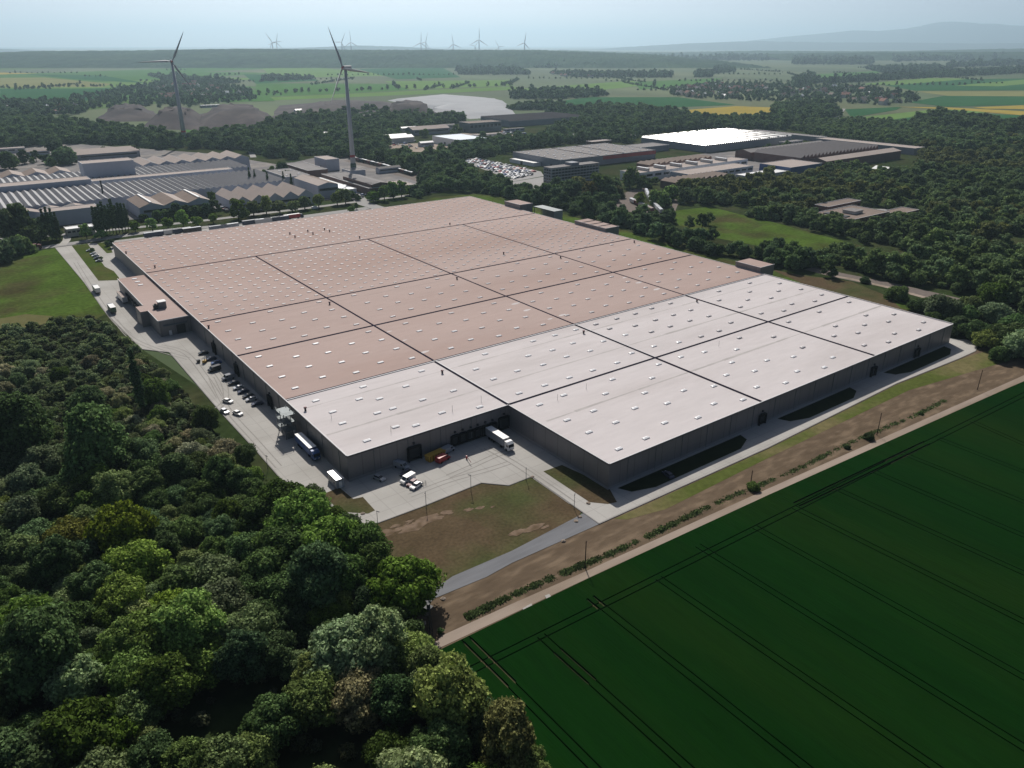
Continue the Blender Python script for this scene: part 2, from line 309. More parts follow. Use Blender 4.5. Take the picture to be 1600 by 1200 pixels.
ground('field_margin', 'strip', [(679, 1005), (665, 990), (690, 984), (800, 937), (900, 893), (1200, 758), (1570, 596), (1720, 529), (1720, 545), (1576, 610), (1200, 778), (927, 908), (800, 968), (690, 1025)], .08)
for P in ([(816, 952), (830, 944), (834, 950), (822, 958)], [(851, 932), (858, 929), (861, 933), (854, 937)]):
    structure(MB().prism(poly(P), 0, .25), 'track_apron', mt['concrete'])
# roads behind the hall
rp = [at(-260, 430), at(0, 396), at(110, 381), at(230, 363), at(360, 352), at(470, 339), at(575, 325)]
structure(MB().sheet(strip(rp, 9), .16), 'perimeter_road', mt['asphalt'])
structure(MB().sheet(strip([at(-200, 395), at(20, 372), at(105, 366), at(300, 347), at(458, 328), at(562, 315), at(680, 300)], 7), .13), 'public_road', mt['asphalt'])
structure(MB().sheet(strip([at(600, 328), at(568, 318), at(560, 310), at(548, 296)], 12), .17), 'junction_road', mt['asphalt'])
structure(MB().sheet(strip([at(97, 384), at(104, 376), at(106, 367)], 5), .19), 'link_path', mt['concrete'])
structure(MB().sheet(poly([(-100, 352), (130, 350), (330, 332), (470, 318), (560, 306), (640, 292), (690, 262), (520, 240), (440, 258), (330, 240), (120, 225), (-120, 232)]), .06), 'works_yard', mt['workyard'])
structure(MB().sheet(poly([(715, 250), (745, 247), (845, 268), (850, 275), (795, 285), (775, 272)]), .08), 'car_park', mt['asphalt'])
structure(MB().sheet(poly([(600, 226), (700, 222), (720, 208), (845, 212), (840, 218), (760, 222), (660, 238), (600, 234)]), .08), 'dusty_works_yard', mt['track'])
structure(MB().sheet(poly([(780, 288), (850, 276), (870, 290), (840, 296)]), .10), 'office_forecourt', mt['asphalt'])
structure(MB().sheet(strip([at(782, 286), at(800, 291), at(836, 299), at(852, 299), at(872, 294)], 6), .13), 'office_road', mt['concrete'])
structure(MB().sheet(poly([(990, 275), (1060, 283), (1250, 265), (1330, 250), (1290, 225), (1100, 240), (1000, 252)]), .08), 'works_forecourt', mt['workyard'])
structure(MB().sheet(poly([(956, 315), (962, 307), (985, 298), (1002, 292), (1010, 296), (992, 304), (986, 316), (1000, 326), (1040, 336), (1050, 322), (1052, 312), (1064, 303), (1070, 307), (1060, 318), (1055, 330), (1042, 340), (1000, 334), (965, 328)]), .08), 'rail_yard', mt['railbed'])
structure(MB().sheet(strip([at(1265, 419), at(1310, 430), at(1390, 446), at(1460, 462), at(1560, 486), at(1660, 512)], 12), .06), 'old_railway', mt['railbed'])
structure(MB().sheet(strip([at(1306, 432), at(1330, 436), at(1387, 449), at(1445, 465)], 3.5), .09), 'path', mt['track'])
structure(MB().sheet(strip([at(550, 250), at(640, 274), at(680, 286)], 22), .07), 'railway', mt['railbed'])
structure(MB().sheet(strip([at(1308, 186), at(1311, 178), at(1318, 170)], 9), .3), 'lane', mt['asphalt'])
structure(MB().sheet(strip([at(390, 232), at(396, 246)], 7), .10), 'lane', mt['asphalt'])
structure(MB().sheet(poly([(1270, 345), (1285, 328), (1400, 326), (1445, 336), (1440, 342), (1330, 348)]), .06), 'clearing_yard', mt['asphalt'])

# wheat: a stand 0.55 m high with the tramlines cut out, over its soil
fieldP = [(680, 1022), (800, 964), (927, 903), (1200, 776), (1576, 608), (1800, 512), (2400, 700), (2400, 1900), (870, 1900), (800, 1160)]
structure(MB().sheet(poly(fieldP), .10), 'field_soil', mt['soil'])
crop = structure(MB().prism(poly(fieldP), .11, .62, bottom=True), 'wheat_field', mt['crop'])
cut = MB(); zc = 0
def groove(a, b, ext0=0, ext1=60, wd=.34, gap=1.0):
    global zc
    a, b = Vector(a), Vector(b); d = (b - a).normalized(); n = Vector((-d.y, d.x)); a = a - d * ext0; b = b + d * ext1
    for sgn in (-1, 1):
        zc += .0013
        cut.prism([tuple(a + n * (sgn * gap - wd / 2)), tuple(a + n * (sgn * gap + wd / 2)), tuple(b + n * (sgn * gap + wd / 2)), tuple(b + n * (sgn * gap - wd / 2))], .02 + zc * .7, 1.2 + zc, bottom=True)
groove(at(735, 1051), at(1587, 625), 4, 120)
TL = [((727, 1000), (925, 1200)), ((868, 1017), (1070, 1200)), ((925, 938), (1255, 1200)), ((1046, 918), (1457, 1200)), ((1090, 855), (1600, 1172)), ((1200, 838), (1600, 1062)), ((1240, 795), (1600, 975)), ((1315, 770), (1600, 899)), ((1372, 742), (1600, 840)), ((1425, 717), (1600, 787)), ((1465, 687), (1600, 740)), ((1535, 668), (1600, 697)), ((680, 1080), (800, 1240))]
h0, h1 = Vector(at(735, 1051)), Vector(at(1587, 625))
for a, b in TL:
    p, q = Vector(at(*a)), Vector(at(*b)); d = (p - q).normalized(); e = (h1 - h0).normalized(); den = d.x * e.y - d.y * e.x
    t_ = ((h0.x - p.x) * e.y - (h0.y - p.y) * e.x) / den if abs(den) > .05 else 0; groove(p, q, max(0, min(t_ + rnd.uniform(-.5, 3), 30)))
worn = MB()
def worn_line(a, b, wd=.46):
    global zc
    a, b = Vector(at(*a)), Vector(at(*b)); groove(a, b, 0, 0, wd=.62)
    d = (b - a).normalized(); n = Vector((-d.y, d.x)); L_ = (b - a).length; k = 0.0
    for sgn in (-1, 1):
        pts_ = []; m_ = int(L_ / 2.5)
        for i in range(m_ + 1): pts_.append(tuple(a + d * (L_ * i / m_) + n * (sgn + rnd.uniform(-.09, .09))))
        worn.sheet(strip(pts_, wd), .125 + .004 * (sgn + 1))
worn_line((1244, 791), (1448, 694)); worn_line((730, 1003), (800, 1072), .4); worn_line((870, 1019), (925, 1068), .4); worn_line((922, 936), (940, 952), .4)
structure(worn, 'worn_tracks', mt['worn'])
co = cut.build('cutter', mt['soil'], fix=False)
md = crop.modifiers.new('cut', 'BOOLEAN'); md.operation = 'DIFFERENCE'; md.object = co; md.solver = 'EXACT'; md.use_self = True
dg = bpy.context.evaluated_depsgraph_get(); nm = bpy.data.meshes.new_from_object(crop.evaluated_get(dg))
crop.modifiers.clear(); crop.data = nm; crop.data.materials.clear(); crop.data.materials.append(mt['crop'])
bpy.data.objects.remove(co)

# ------------------------------------------------------------------ the big hall
H = 9.0; X0, XN, X1 = 81.3, 142.9, 355.5; Y0, Y1, YS, YF = 143.6, 195.2, 246.6, 539.0
hall = thing('warehouse', 'huge flat warehouse with pinkish and white roof fields and grey clad walls', 'warehouse', (0, 0, .1))
out = [(X0, Y1), (XN, Y1), (XN, Y0), (X1, Y0), (X1, YF), (X0, YF)]
wb = MB().prism(out, 0, H - .45, top=False); wb.prism([(x + (.12 if x < 100 else -.12 if x > 300 else .12), y + (-.12 if y > 500 else .12)) for x, y in out], H - .45, H - .1, top=False)
wall = wb.build('wall', mt['clad'], hall)
pl = MB()
for i in range(6):
    (xa, ya), (xb, yb) = out[i], out[(i + 1) % 6]
    dx, dy = (xb - xa), (yb - ya); L_ = math.hypot(dx, dy); nx, ny = dy / L_, -dx / L_
    pl.mesh([(xa + nx * .05, ya + ny * .05, 0), (xb + nx * .05, yb + ny * .05, 0), (xb + nx * .05, yb + ny * .05, .9), (xa + nx * .05, ya + ny * .05, .9), (xa, ya, .9), (xb, yb, .9)], [(0, 1, 2, 3), (3, 2, 5, 4)])
pl.build('plinth', mt['asphalt'], hall)
def roofpart(P, mat, name='roof', z=H): return MB().prism(P, z - .3, z, bottom=True).build(name, mt[mat], hall)
roofpart([(X0 + .12, YS), (X1 - .12, YS), (X1 - .12, YF - .12), (X0 + .12, YF - .12)], 'roof_pink')['label'] = 'pinkish roof field'
roofpart([(X0 + .12, Y1 + .12), (XN + .12, Y1 + .12), (XN + .12, Y0 + .12), (X1 - .12, Y0 + .12), (X1 - .12, YS - .9), (X0 + .12, YS - .9)], 'roof_white', z=H - .15)['label'] = 'white roof field'
tr = MB(); wdt = .32
for i in range(6):
    (xa, ya), (xb, yb) = out[i], out[(i + 1) % 6]
    x0, x1, y0, y1 = min(xa, xb), max(xa, xb), min(ya, yb), max(ya, yb)
    if y0 == y1: tr.box(x0 + .2, x1 - .2, y0 - .1, y0 + .25, H - .08, H + .14)
    else: tr.box(x0 - .1, x0 + .25, y0 + .26, y1 - .26, H - .06, H + .16)
tr.build('parapet', mt['trim'], hall)
for x in [X0 + 9 + 12.3 * i for i in range(5)] + [XN + 8 + 12.3 * i for i in range(17)]:
    y = Y1 if x < XN else Y0; MB().box(x - .07, x + .07, y - .16, y - .02, .3, H - .6).build('downpipe', mt['steel'], hall)
for y in [Y1 + 6 + 12.9 * i for i in range(12)]: MB().box(X0 - .16, X0 - .02, y - .07, y + .07, .3, H - .6).build('downpipe', mt['steel'], hall)
# the gutters between the roof fields: recessed dark troughs shown by raised kerbs
def gutter(x0, x1, y0, y1, mat, z, name='roof_gutter'): return MB().box(x0, x1, y0, y1, z - .1, z, bottom=False).build(name, mt[mat], hall)
gutter(X0 + .3, X1 - .3, YS - .85, YS - .05, 'seam', H + .02)
MB().box(X0 + .3, X1 - .3, YS - 1.35, YS - .9, H - .2, H + .12).build('roof_kerb', mt['trim'], hall)
for y in (298.2, 349.6, 451.3): gutter(X0 + .3, X1 - .3, y - .68, y + .68, 'seam', H + .05)
gutter(XN + .3, X1 - .3, Y1 + .1, Y1 + .85, 'seam', H + .05)
for x, a, b in ((143.2, Y1 + .9, YS - 1.4), (143.2, YS, 451), (217, Y0 + .4, YS - 1.4), (217, YS, 451), (290.7, Y0 + .4, YS - 1.4), (290.7, YS, 451)):
    gutter(x - .5, x + .5, a, b, 'seam', H + .035)
MB().box(143.55, 144.0, Y1 + 1, YS - 1.4, H - .2, H + .06).build('roof_kerb', mt['trim'], hall)
MB().box(217.35, 217.7, Y1 + 1, YS - 1.4, H - .2, H + .06).build('roof_kerb', mt['trim'], hall)
rs = random.Random(3)
def thin(x0, x1, y, wd, z):
    m = MB(); x = x0
    while x < x1:
        l = rs.uniform(4, 14); q = wd * rs.uniform(.35, 1.3); m.sheet([(x, y - q), (min(x + l, x1), y - q * rs.uniform(.6, 1.1)), (min(x + l, x1), y + q * rs.uniform(.5, 1)), (x, y + q)], z); x += l
    return m
for x0, x1, y, wd in ((X0 + 3, X1 - 1, 235.5, .35), (X0 + 1, X1 - 1, 212.3, .55), (XN + 3, X1 - 1, 177.6, .6)):
    thin(x0, x1, y, wd, H - .145).build('valley_gutter', mt['stain'], hall)
mt['stainp'] = M('dull_roof_gutter', (0.30, 0.235, 0.215), .85, .1, var=.1)
thin(X0 + 1, X1 - 1, 341.2, .22, H + .006).build('valley_gutter', mt['stainp'], hall)
# skylights
def dome_mesh():
    m = MB(); l, wd = 1.25, .62
    m.mesh([(-l, -wd, 0), (l, -wd, 0), (l, wd, 0), (-l, wd, 0), (-l, -wd, .28), (l, -wd, .28), (l, wd, .28), (-l, wd, .28), (-l * .6, 0, .5), (l * .6, 0, .5)],
           [(0, 1, 5, 4), (1, 2, 6, 5), (2, 3, 7, 6), (3, 0, 4, 7), (4, 5, 9, 8), (5, 6, 9), (6, 7, 8, 9), (7, 4, 8)])
    return m
dm = dome_mesh(); dome = dm.data('skylight', mt['dome'])
SK = [(91, 201), (103, 204), (109, 201), (121, 204), (134, 200), (90, 217), (103, 217), (109, 217), (121, 217), (134, 217), (91, 227), (103, 231), (109, 227), (109, 240), (90, 239), (122, 231),
 (152, 149), (164, 149), (152, 163), (152, 174), (164, 163), (177, 153), (189, 149), (164, 174), (177, 167), (189, 163), (202, 153), (213, 149), (177, 182), (189, 174), (202, 167), (214, 163), (164, 190), (152, 189), (152, 201), (164, 201),
 (188, 190), (188, 201), (176, 201), (176, 217), (164, 218), (177, 228), (189, 218), (189, 227), (201, 217), (201, 201), (213, 205), (213, 190), (201, 228), (189, 240), (201, 240), (213, 240), (225, 240), (238, 240), (250, 240), (262, 241), (275, 241), (226, 232), (226, 222), (213, 222), (238, 218), (238, 228), (251, 228), (263, 228), (250, 218), (263, 218), (226, 205), (226, 190), (238, 202), (251, 201),
 (152, 229), (164, 240), (152, 217), (134, 240), (201, 182), (226, 153), (226, 167), (238, 149), (238, 163), (238, 174), (251, 153), (251, 167), (251, 182), (263, 149), (263, 163), (263, 190), (275, 153), (275, 167), (238, 188), (276, 205), (276, 182), (263, 201), (275, 228), (275, 217), (298, 153), (310, 149), (322, 153), (335, 149), (347, 153), (298, 167), (310, 163), (322, 167), (335, 163), (347, 167), (298, 190), (310, 174), (322, 190), (335, 174), (347, 190), (298, 205), (310, 201), (322, 205), (335, 201), (347, 205), (298, 217), (310, 222), (322, 217), (335, 222), (347, 217), (298, 230), (310, 240), (322, 230), (335, 240), (347, 230)]
for x in [88.2 + 12.3 * i for i in range(5)] + [156 + 12.3 * i for i in range(5)] + [222.3 + 12.3 * i for i in range(6)] + [297 + 12.3 * i for i in range(5)]:
    odd = int(round((x - 88.2) / 12.3)) % 2
    SK += [(x, v) for v in ((257, 270, 283) if odd else (253.5, 266.5, 279.5, 292))] + [(x, v) for v in ((308.5, 321.5, 334) if odd else (304, 317, 330, 345))]
def camd(p): return (p[0] ** 2 + p[1] ** 2)
SK.sort(key=camd)
def zr(p): return H - .15 if p[1] < YS - 1 else H
for p in SK[:99]:
    o = bpy.data.objects.new('skylight', dome); COL.objects.link(o); o.parent = hall; o.location = (p[0], p[1], zr(p))
st = MB()
def stamp(x, y, z, k=1.0): st.mesh([(a * k + x, b * k + y, c * k + z) for a, b, c in dm.v], dm.f)
for p in SK[99:]: stamp(p[0], p[1], H)
for i in range(44):
    x = 85 + 6.15 * i
    if min(abs(x - g) for g in (143.2, 217, 290.7)) < 1.5: continue
    for j in range(23):
        y = 353 + 8.15 * j + (3.1 if i % 2 else 0)
        if abs(y - 451.3) < 2 or y > 536: continue
        if y < 452 or rs.random() < .97: stamp(x + rs.uniform(-.5, .5), y + rs.uniform(-1.0, 1.0), H, rs.uniform(.66, .84))
for x, y in ((70.5, 447), (70.5, 441), (70.5, 435)): pass
mt['dome2'] = M('weathered_skylight', (0.66, 0.63, 0.62), .5, .2, var=.05)
s_ = st.build('skylight', mt['dome2'], hall); s_['kind'] = 'stuff'; s_['label'] = 'dense field of small skylights on the far roof'
# roof vents
vm = MB(); vm.tube((0, 0, 0), (0, 0, 1.1), .38, .38, 8, 0); vm.tube((0, 0, 1.1), (0, 0, 1.5), .6, .45, 8, 1)
vd = vm.data('roof_vent', [mt['dark'], mt['darkred']])
for p in [(562, 371), (703, 350), (515, 474), (714, 435), (691, 581), (242, 417), (326, 511), (787, 396), (197, 395), (876, 402), (991, 378), (912, 519), (1089, 470), (477, 639), (461, 370), (453, 365), (481, 361), (489, 365), (507, 358), (515, 361)]:
    x, y = at(*p, H + .6)
    if not (X0 < x < X1 and Y0 < y < YF): continue
    o = bpy.data.objects.new('roof_vent', vd); COL.objects.link(o); o.parent = hall; o.location = (x, y, zr((x, y)))
pmst = MB().tube((0, 0, 0), (0, 0, 2.4), .06, .05, 6).data('roof_mast', mt['steel'])
for p in [(518, 654), (611, 675), (707, 643), (752, 628), (871, 625), (916, 608), (991, 885), (1123, 541)]:
    x, y = at(*p, H)
    if not (X0 < x < X1 and Y0 < y < YF): continue
    o = bpy.data.objects.new('roof_mast', pmst); COL.objects.link(o); o.parent = hall; o.location = (x, y, zr((x, y)))
# pale patches by the roof junctions
for p in ((612, 519), (633, 531), (662, 548), (828, 485), (803, 475), (858, 499), (875, 494), (974, 435), (998, 443), (1032, 453)):
    x, y = at(*p, H)
    pp = MB()
    for _ in range(1):
        a, b = x + rs.uniform(-2, 2), y + rs.uniform(-2, 2); q = rs.uniform(.5, 1.3)
        pp.sheet([(a - q * 2.6, b - q * .5), (a - q, b - q * 1.2), (a + q * 1.4, b - q * .6), (a + q * 2.5, b + q * .3), (a + q * .3, b + q * .9), (a - q * 1.8, b + q * .6)], H + .008 + .002 * rs.random())
    pp.build('repair_patch', mt['roof_white'], hall)
# loading docks and doors in the walls
def dock(x, y, wd, h, face, z0=.9, shelter=True):
    """face: 'y' looks to -y, 'x' looks to -x"""
    m, f = MB(), MB()
    def bx(mb, a0, a1, d0, d1, z0_, z1_, mi=0):
        if face == 'y': mb.box(x + a0, x + a1, y - d1, y - d0, z0_, z1_, mi)
        else: mb.box(x - d1, x - d0, y + a0, y + a1, z0_, z1_, mi)
    bx(m, -wd / 2, wd / 2, .02, .12, z0, z0 + h)
    for q in (.25, .5, .75): bx(m, -wd / 2, wd / 2, .12, .15, z0 + h * q - .03, z0 + h * q + .03)
    d = m.build('loading_door', mt['dark'], hall)
    if shelter:
        bx(f, -wd / 2 - .45, -wd / 2, .02, .8, z0 - .3, z0 + h + .3); bx(f, wd / 2, wd / 2 + .45, .02, .8, z0 - .3, z0 + h + .3); bx(f, -wd / 2, wd / 2, .02, .9, z0 + h, z0 + h + .55)
        f.build('dock_shelter', mt['black'], d)
        l = MB(); bx(l, -.3, .3, .0, .5, z0 + h + 1.2, z0 + h + 1.8); l.build('wall_lamp', mt['dark'], d)
        s2 = MB(); bx(s2, -wd / 2 - .3, wd / 2 + .3, .12, .5, .2, .85); s2.build('dock_bumper', mt['black'], d)
for px in (711, 723, 735, 746, 758, 769): dock(along(px, Y1, 2.5), Y1, 2.5, 2.9, 'y')
dock(along(647, Y1, 2.5), Y1, 4.2, 4.6, 'y', .1)
dock(along(787, Y1, 2.5), Y1, 4.0, 4.6, 'y', .1)
for px in (1190, 1364, 1432): dock(along(px, Y0, 2.5), Y0, 3.0, 3.6, 'y', .1)
for y in (262, 300, 330): dock(X0, y, 3.2, 4.2, 'x', .1)
# lower annex along the left side
ann = thing('annex', 'low flat annex with pinkish roof and loading bays against the warehouse left wall', 'annex', (0, 0, .1))
a1 = [(67.2, 366), (X0 - .15, 366), (X0 - .15, 453), (67.2, 453), (67.2, 395), (63.6, 395), (63.6, 385), (67.2, 385)]
MB().prism(a1, 0, 7.6, top=False).build('wall', mt['clad'], ann)
MB().prism([(a + (.1 if a < 70 else -.1), b + (.1 if b in (366, 385) else -.1)) for a, b in a1], 7.3, 7.75, bottom=True).build('roof', mt['roof_pink'], ann)
e = MB()
e.box(67.0, X0 - .2, 365.8, 366.1, 7.55, 7.95); e.box(66.95, 67.25, 366.2, 384.8, 7.55, 7.95); e.box(66.95, 67.25, 395.2, 453, 7.55, 7.95); e.build('parapet', mt['trim'], ann)
for x, y in ((74.5, 447), (74.5, 440), (74.5, 433)):
    o = bpy.data.objects.new('skylight', dome); COL.objects.link(o); o.parent = ann; o.location = (x, y, 7.75)
u = MB().box(-1.7, 1.7, -1.7, 1.7, 0, 3.2).box(-1.9, 1.9, -1.9, 1.9, 3.2, 3.45, 1); x, y = at(253, 477, 9); u.build('rooftop_unit', [mt['steel'], mt['white']], ann, (x, y, 7.75))
u = MB().box(-1.0, 1.0, -.9, .9, 0, 2.0).tube((0, 0, 2), (0, 0, 2.6), .5); x, y = at(243, 479, 9); u.build('rooftop_unit', mt['dark'], ann, (x, y, 7.75))
for i, y in enumerate((402, 408, 414, 420, 426, 432)):
    d = MB().box(67.0, 67.18, y - 1.4, y + 1.4, .9, 4.2).build('loading_door', mt['dark'], ann); MB().box(66.2, 67.0, y - 1.8, y + 1.8, 4.2, 4.7).build('dock_canopy', mt['black'], d)
MB().box(74.5, 78.5, 365.8, 366.0, .1, 4.4).build('gate', mt['dark'], ann)
MB().box(69, 79.5, 364.6, 366, 5.0, 5.2).build('canopy', mt['steel'], ann)
MB().box(71, 72.2, 365.85, 366, .1, 2.4).build('door', mt['white'], ann)
# steel stair tower on the left wall, and technical blocks on the far right side
stt = thing('stair_tower', 'open steel stair tower with platforms on the warehouse left wall', 'stair tower', (77.8, 237, .1))
f = MB()
for x in (-1.8, 1.8):
    for y in (-3.5, 0, 3.5): f.box(x - .12, x + .12, y - .12, y + .12, 0, 9.6)
f.build('frame', mt['steel'], stt)
for z in (3.0, 6.0, 8.8): MB().box(-2.1, 2.1, -3.7, 3.7, z, z + .18).build('platform', mt['steel'], stt)
for z, sgn in ((0, 1), (3.1, -1), (6.1, 1)):
    r_ = MB(); [r_.box(-1.2, 1.2, sgn * (-3 + i * .5) - .2, sgn * (-3 + i * .5) + .2, z + i * .24, z + i * .24 + .06) for i in range(12)]; r_.build('stair_flight', mt['steel'], stt)
rl = MB()
for z in (3.2, 6.2, 9.0):
    for q in (.5, 1.0): rl.box(-2.1, -2.04, -3.7, 3.7, z + q, z + q + .06); rl.box(-2.1, 2.1, -3.7, -3.64, z + q, z + q + .06)
rl.build('railing', mt['steel'], stt)
def techblock(x0, x1, y0, y1, h, lab, roof='roof_pink', wl='clad', ribs=0):
    t = thing('service_block', lab, 'service block', (x0, y0, 0))
    b = MB().prism([(0, 0), (x1 - x0, 0), (x1 - x0, y1 - y0), (0, y1 - y0)], 0, h, top=False).build('wall', mt[wl], t)
    MB().box(.1, x1 - x0 - .1, .1, y1 - y0 - .1, h - .35, h - .15).build('roof', mt[roof], t)
    e = MB().box(-.1, x1 - x0 + .1, -.1, .2, h - .1, h + .15).box(-.1, .2, .25, y1 - y0 + .1, h - .1, h + .15); e.build('parapet', mt['trim'], t)
    for i in range(ribs): MB().box(.3, x1 - x0 - .3, (i + 1) * (y1 - y0) / (ribs + 1) - .3, (i + 1) * (y1 - y0) / (ribs + 1) + .3, h - .15, h + .1).build('roof_gutter', mt['seam'], t)
    MB().box(1, 2.2, -.08, -.02, .1, 2.3).build('door', mt['dark'], t)
techblock(X1 + .1, 368, 470, 490, 12.5, 'grey service block with pinkish roof at the warehouse far right corner')
techblock(X1 + .1, 368, 374, 406, 11.5, 'long grey service block with ribbed pale roof beside the right edge of the warehouse', 'roof_pink', 'clad', 3)
techblock(X1 + .1, 368, 249, 266, 12.0, 'grey service block with pinkish roof where pink and white roof fields meet')
sh = thing('open_shed', 'dark open-fronted shed with pale blue-grey roof behind the warehouse right edge', 'shed', (370.5, 447, 0))
MB().box(0, 9, 0, 25, 9, 9.5).build('roof', mt['steel'], sh)
MB().box(.2, 8.8, .2, .5, 0, 9, bottom=False, top=False).box(8.5, 8.8, .6, 24.8, 0, 9, bottom=False, top=False).build('wall', mt['greywall'], sh)
for y in (8, 16, 24.5): MB().box(.2, .6, y - .2, y + .2, 0, 9).build('post', mt['steel'], sh)
skp = thing('skip_container', 'red skip container beside the dark open shed', 'container', (366, 458, .05)); 
MB().prof([(-1.6, 0), (1.6, 0), (2.2, 2), (-2.2, 2)], -5, 5).build('body', mt['red'], skp); MB().box(-2.3, 2.3, -5.1, 5.1, 2, 2.15).build('rim', mt['darkred'], skp)
# ------------------------------------------------------------------ trees
def foliage(name):
    m = bpy.data.materials.new(name); t, b = nodes(m); L = t.links
    oi = t.nodes.new('ShaderNodeObjectInfo'); geo = t.nodes.new('ShaderNodeNewGeometry')
    hs = t.nodes.new('ShaderNodeHueSaturation')
    def mr(src, a, b_, fa=0, fb=1):
        n = t.nodes.new('ShaderNodeMapRange'); n.inputs['From Min'].default_value = fa; n.inputs['From Max'].default_value = fb; n.inputs['To Min'].default_value = a; n.inputs['To Max'].default_value = b_; L.new(src, n.inputs['Value']); return n.outputs[0]
    mul = t.nodes.new('ShaderNodeMath'); mul.operation = 'MULTIPLY'
    L.new(mr(oi.outputs['Random'], .75, 1.5), mul.inputs[0]); L.new(mr(geo.outputs['Random Per Island'], .45, 1.75), mul.inputs[1])
    fr = t.nodes.new('ShaderNodeMath'); fr.operation = 'FRACT'; m7 = t.nodes.new('ShaderNodeMath'); m7.operation = 'MULTIPLY'; m7.inputs[1].default_value = 7.31
    L.new(oi.outputs['Random'], m7.inputs[0]); L.new(m7.outputs[0], fr.inputs[0])
    L.new(mr(fr.outputs[0], .482, .508), hs.inputs['Hue']); L.new(mr(fr.outputs[0], .98, .76), hs.inputs['Saturation'])
    L.new(mul.outputs[0], hs.inputs['Value']); L.new(oi.outputs['Color'], hs.inputs['Color'])
    b.inputs['Roughness'].default_value = .75; b.inputs['Specular IOR Level'].default_value = .06
    L.new(hs.outputs[0], b.inputs['Base Color'])
    tl = t.nodes.new('ShaderNodeBsdfTranslucent'); L.new(hs.outputs[0], tl.inputs['Color'])
    mx = t.nodes.new('ShaderNodeMixShader'); mx.inputs[0].default_value = .30
    L.new(b.outputs[0], mx.inputs[1]); L.new(tl.outputs[0], mx.inputs[2])
    L.new(mx.outputs[0], [n for n in t.nodes if n.type == 'OUTPUT_MATERIAL'][0].inputs['Surface'])
    return m
mt['leaf'] = foliage('leaves')
ICO = None
def crown_mesh(name, seed, n_leaf, leaf, n_lobe=16, shape='round', core=True):
    """a crown of radius about 1 standing on z=0: leaf clumps scattered over many overlapping boughs"""
    r = np.random.default_rng(seed); V = []; nf = 0
    hgt = {'round': 1.5, 'tall': 2.3, 'column': 6.5, 'bush': 1.15, 'cone': 3.2}[shape]
    lob = []
    for i in range(n_lobe):
        t = (i + .5) / n_lobe; a = i * 2.399 + r.uniform(-.5, .5)
        if shape == 'column': prof_ = .62 * (1 - abs(2 * t - .75) ** 2.4 * .6); rr = r.uniform(.0, .35) * prof_; q = r.uniform(.42, .6) * max(prof_, .35)
        elif shape == 'cone': prof_ = (1 - t) ** .8; rr = r.uniform(.1, .6) * prof_; q = max(.2, .55 * prof_)
        else:
            prof_ = math.sqrt(max(0.05, 1 - (1.55 * t - .62) ** 2)); rr = prof_ * r.uniform(.3, .86); q = r.uniform(.17, .42) * (1.0 if t < .8 else .85)
        z = .14 * hgt + t * hgt * .72 + r.uniform(-.05, .05)
        lob.append((rr * math.cos(a), rr * math.sin(a), z, q))
    lob = np.array(lob)
    area = lob[:, 3] ** 2; cnt = r.multinomial(n_leaf, area / area.sum())
    P = []; Nn = []
    for (x, y, z, q), c in zip(lob, cnt):
        d = r.normal(size=(c, 3)); d /= np.linalg.norm(d, axis=1)[:, None]; d[:, 2] = np.where(d[:, 2] < -.45, -d[:, 2], d[:, 2])
        rad_ = q * (1 + .16 * np.sin(7 * d[:, :1] + x * 9) * np.sin(6 * d[:, 1:2] + y * 7) + r.normal(0, .10, (c, 1)))
        P.append(np.array([x, y, z]) + d * rad_ * np.array([1, 1, .85])); Nn.append(d)
    P = np.concatenate(P); Nn = np.concatenate(Nn)
    Nn = Nn + r.normal(0, .55, Nn.shape); Nn /= np.linalg.norm(Nn, axis=1)[:, None]
    U = np.cross(Nn, r.normal(size=Nn.shape)); U /= np.linalg.norm(U, axis=1)[:, None]; W = np.cross(Nn, U)
    s = leaf * r.uniform(.6, 1.35, (len(P), 1)); 
    bend = Nn * s * .35
    Q = np.stack([P - U * s - W * s * .6, P + U * s * .9 - W * s * .8, P + U * s + W * s * .7 - bend, P - U * s * .8 + W * s - bend], 1).reshape(-1, 3)
    faces = np.arange(len(Q)).reshape(-1, 4)
    vs = Q; loops = faces.ravel(); ls = np.arange(0, len(loops), 4); lt = np.full(len(faces), 4)
    if core:
        bm = bmesh.new(); bmesh.ops.create_icosphere(bm, subdivisions=1, radius=1); bm.verts.index_update()
        iv = np.array([v.co[:] for v in bm.verts]); fi = np.array([[v.index for v in f.verts] for f in bm.faces]); bm.free()
        cv = []; cf = []
        for x, y, z, q in lob:
            cf.append(fi + len(vs) + sum(len(c) for c in cv)); cv.append(np.array([x, y, z]) + iv * q * .84 * np.array([1, 1, .85]))
        cf = np.concatenate(cf)
        ls = np.concatenate([ls, len(loops) + np.arange(0, cf.size, 3)]); lt = np.concatenate([lt, np.full(len(cf), 3)])
        loops = np.concatenate([loops, cf.ravel()]); vs = np.concatenate([vs] + cv)
    me = bpy.data.meshes.new(name)
    me.vertices.add(len(vs)); me.vertices.foreach_set('co', vs.astype(np.float32).ravel())
    me.loops.add(len(loops)); me.loops.foreach_set('vertex_index', loops.astype(np.int32))
    me.polygons.add(len(ls)); me.polygons.foreach_set('loop_start', ls.astype(np.int32)); me.polygons.foreach_set('loop_total', lt.astype(np.int32))
    me.update(calc_edges=True); me.validate(); me.materials.append(mt['leaf']); return me
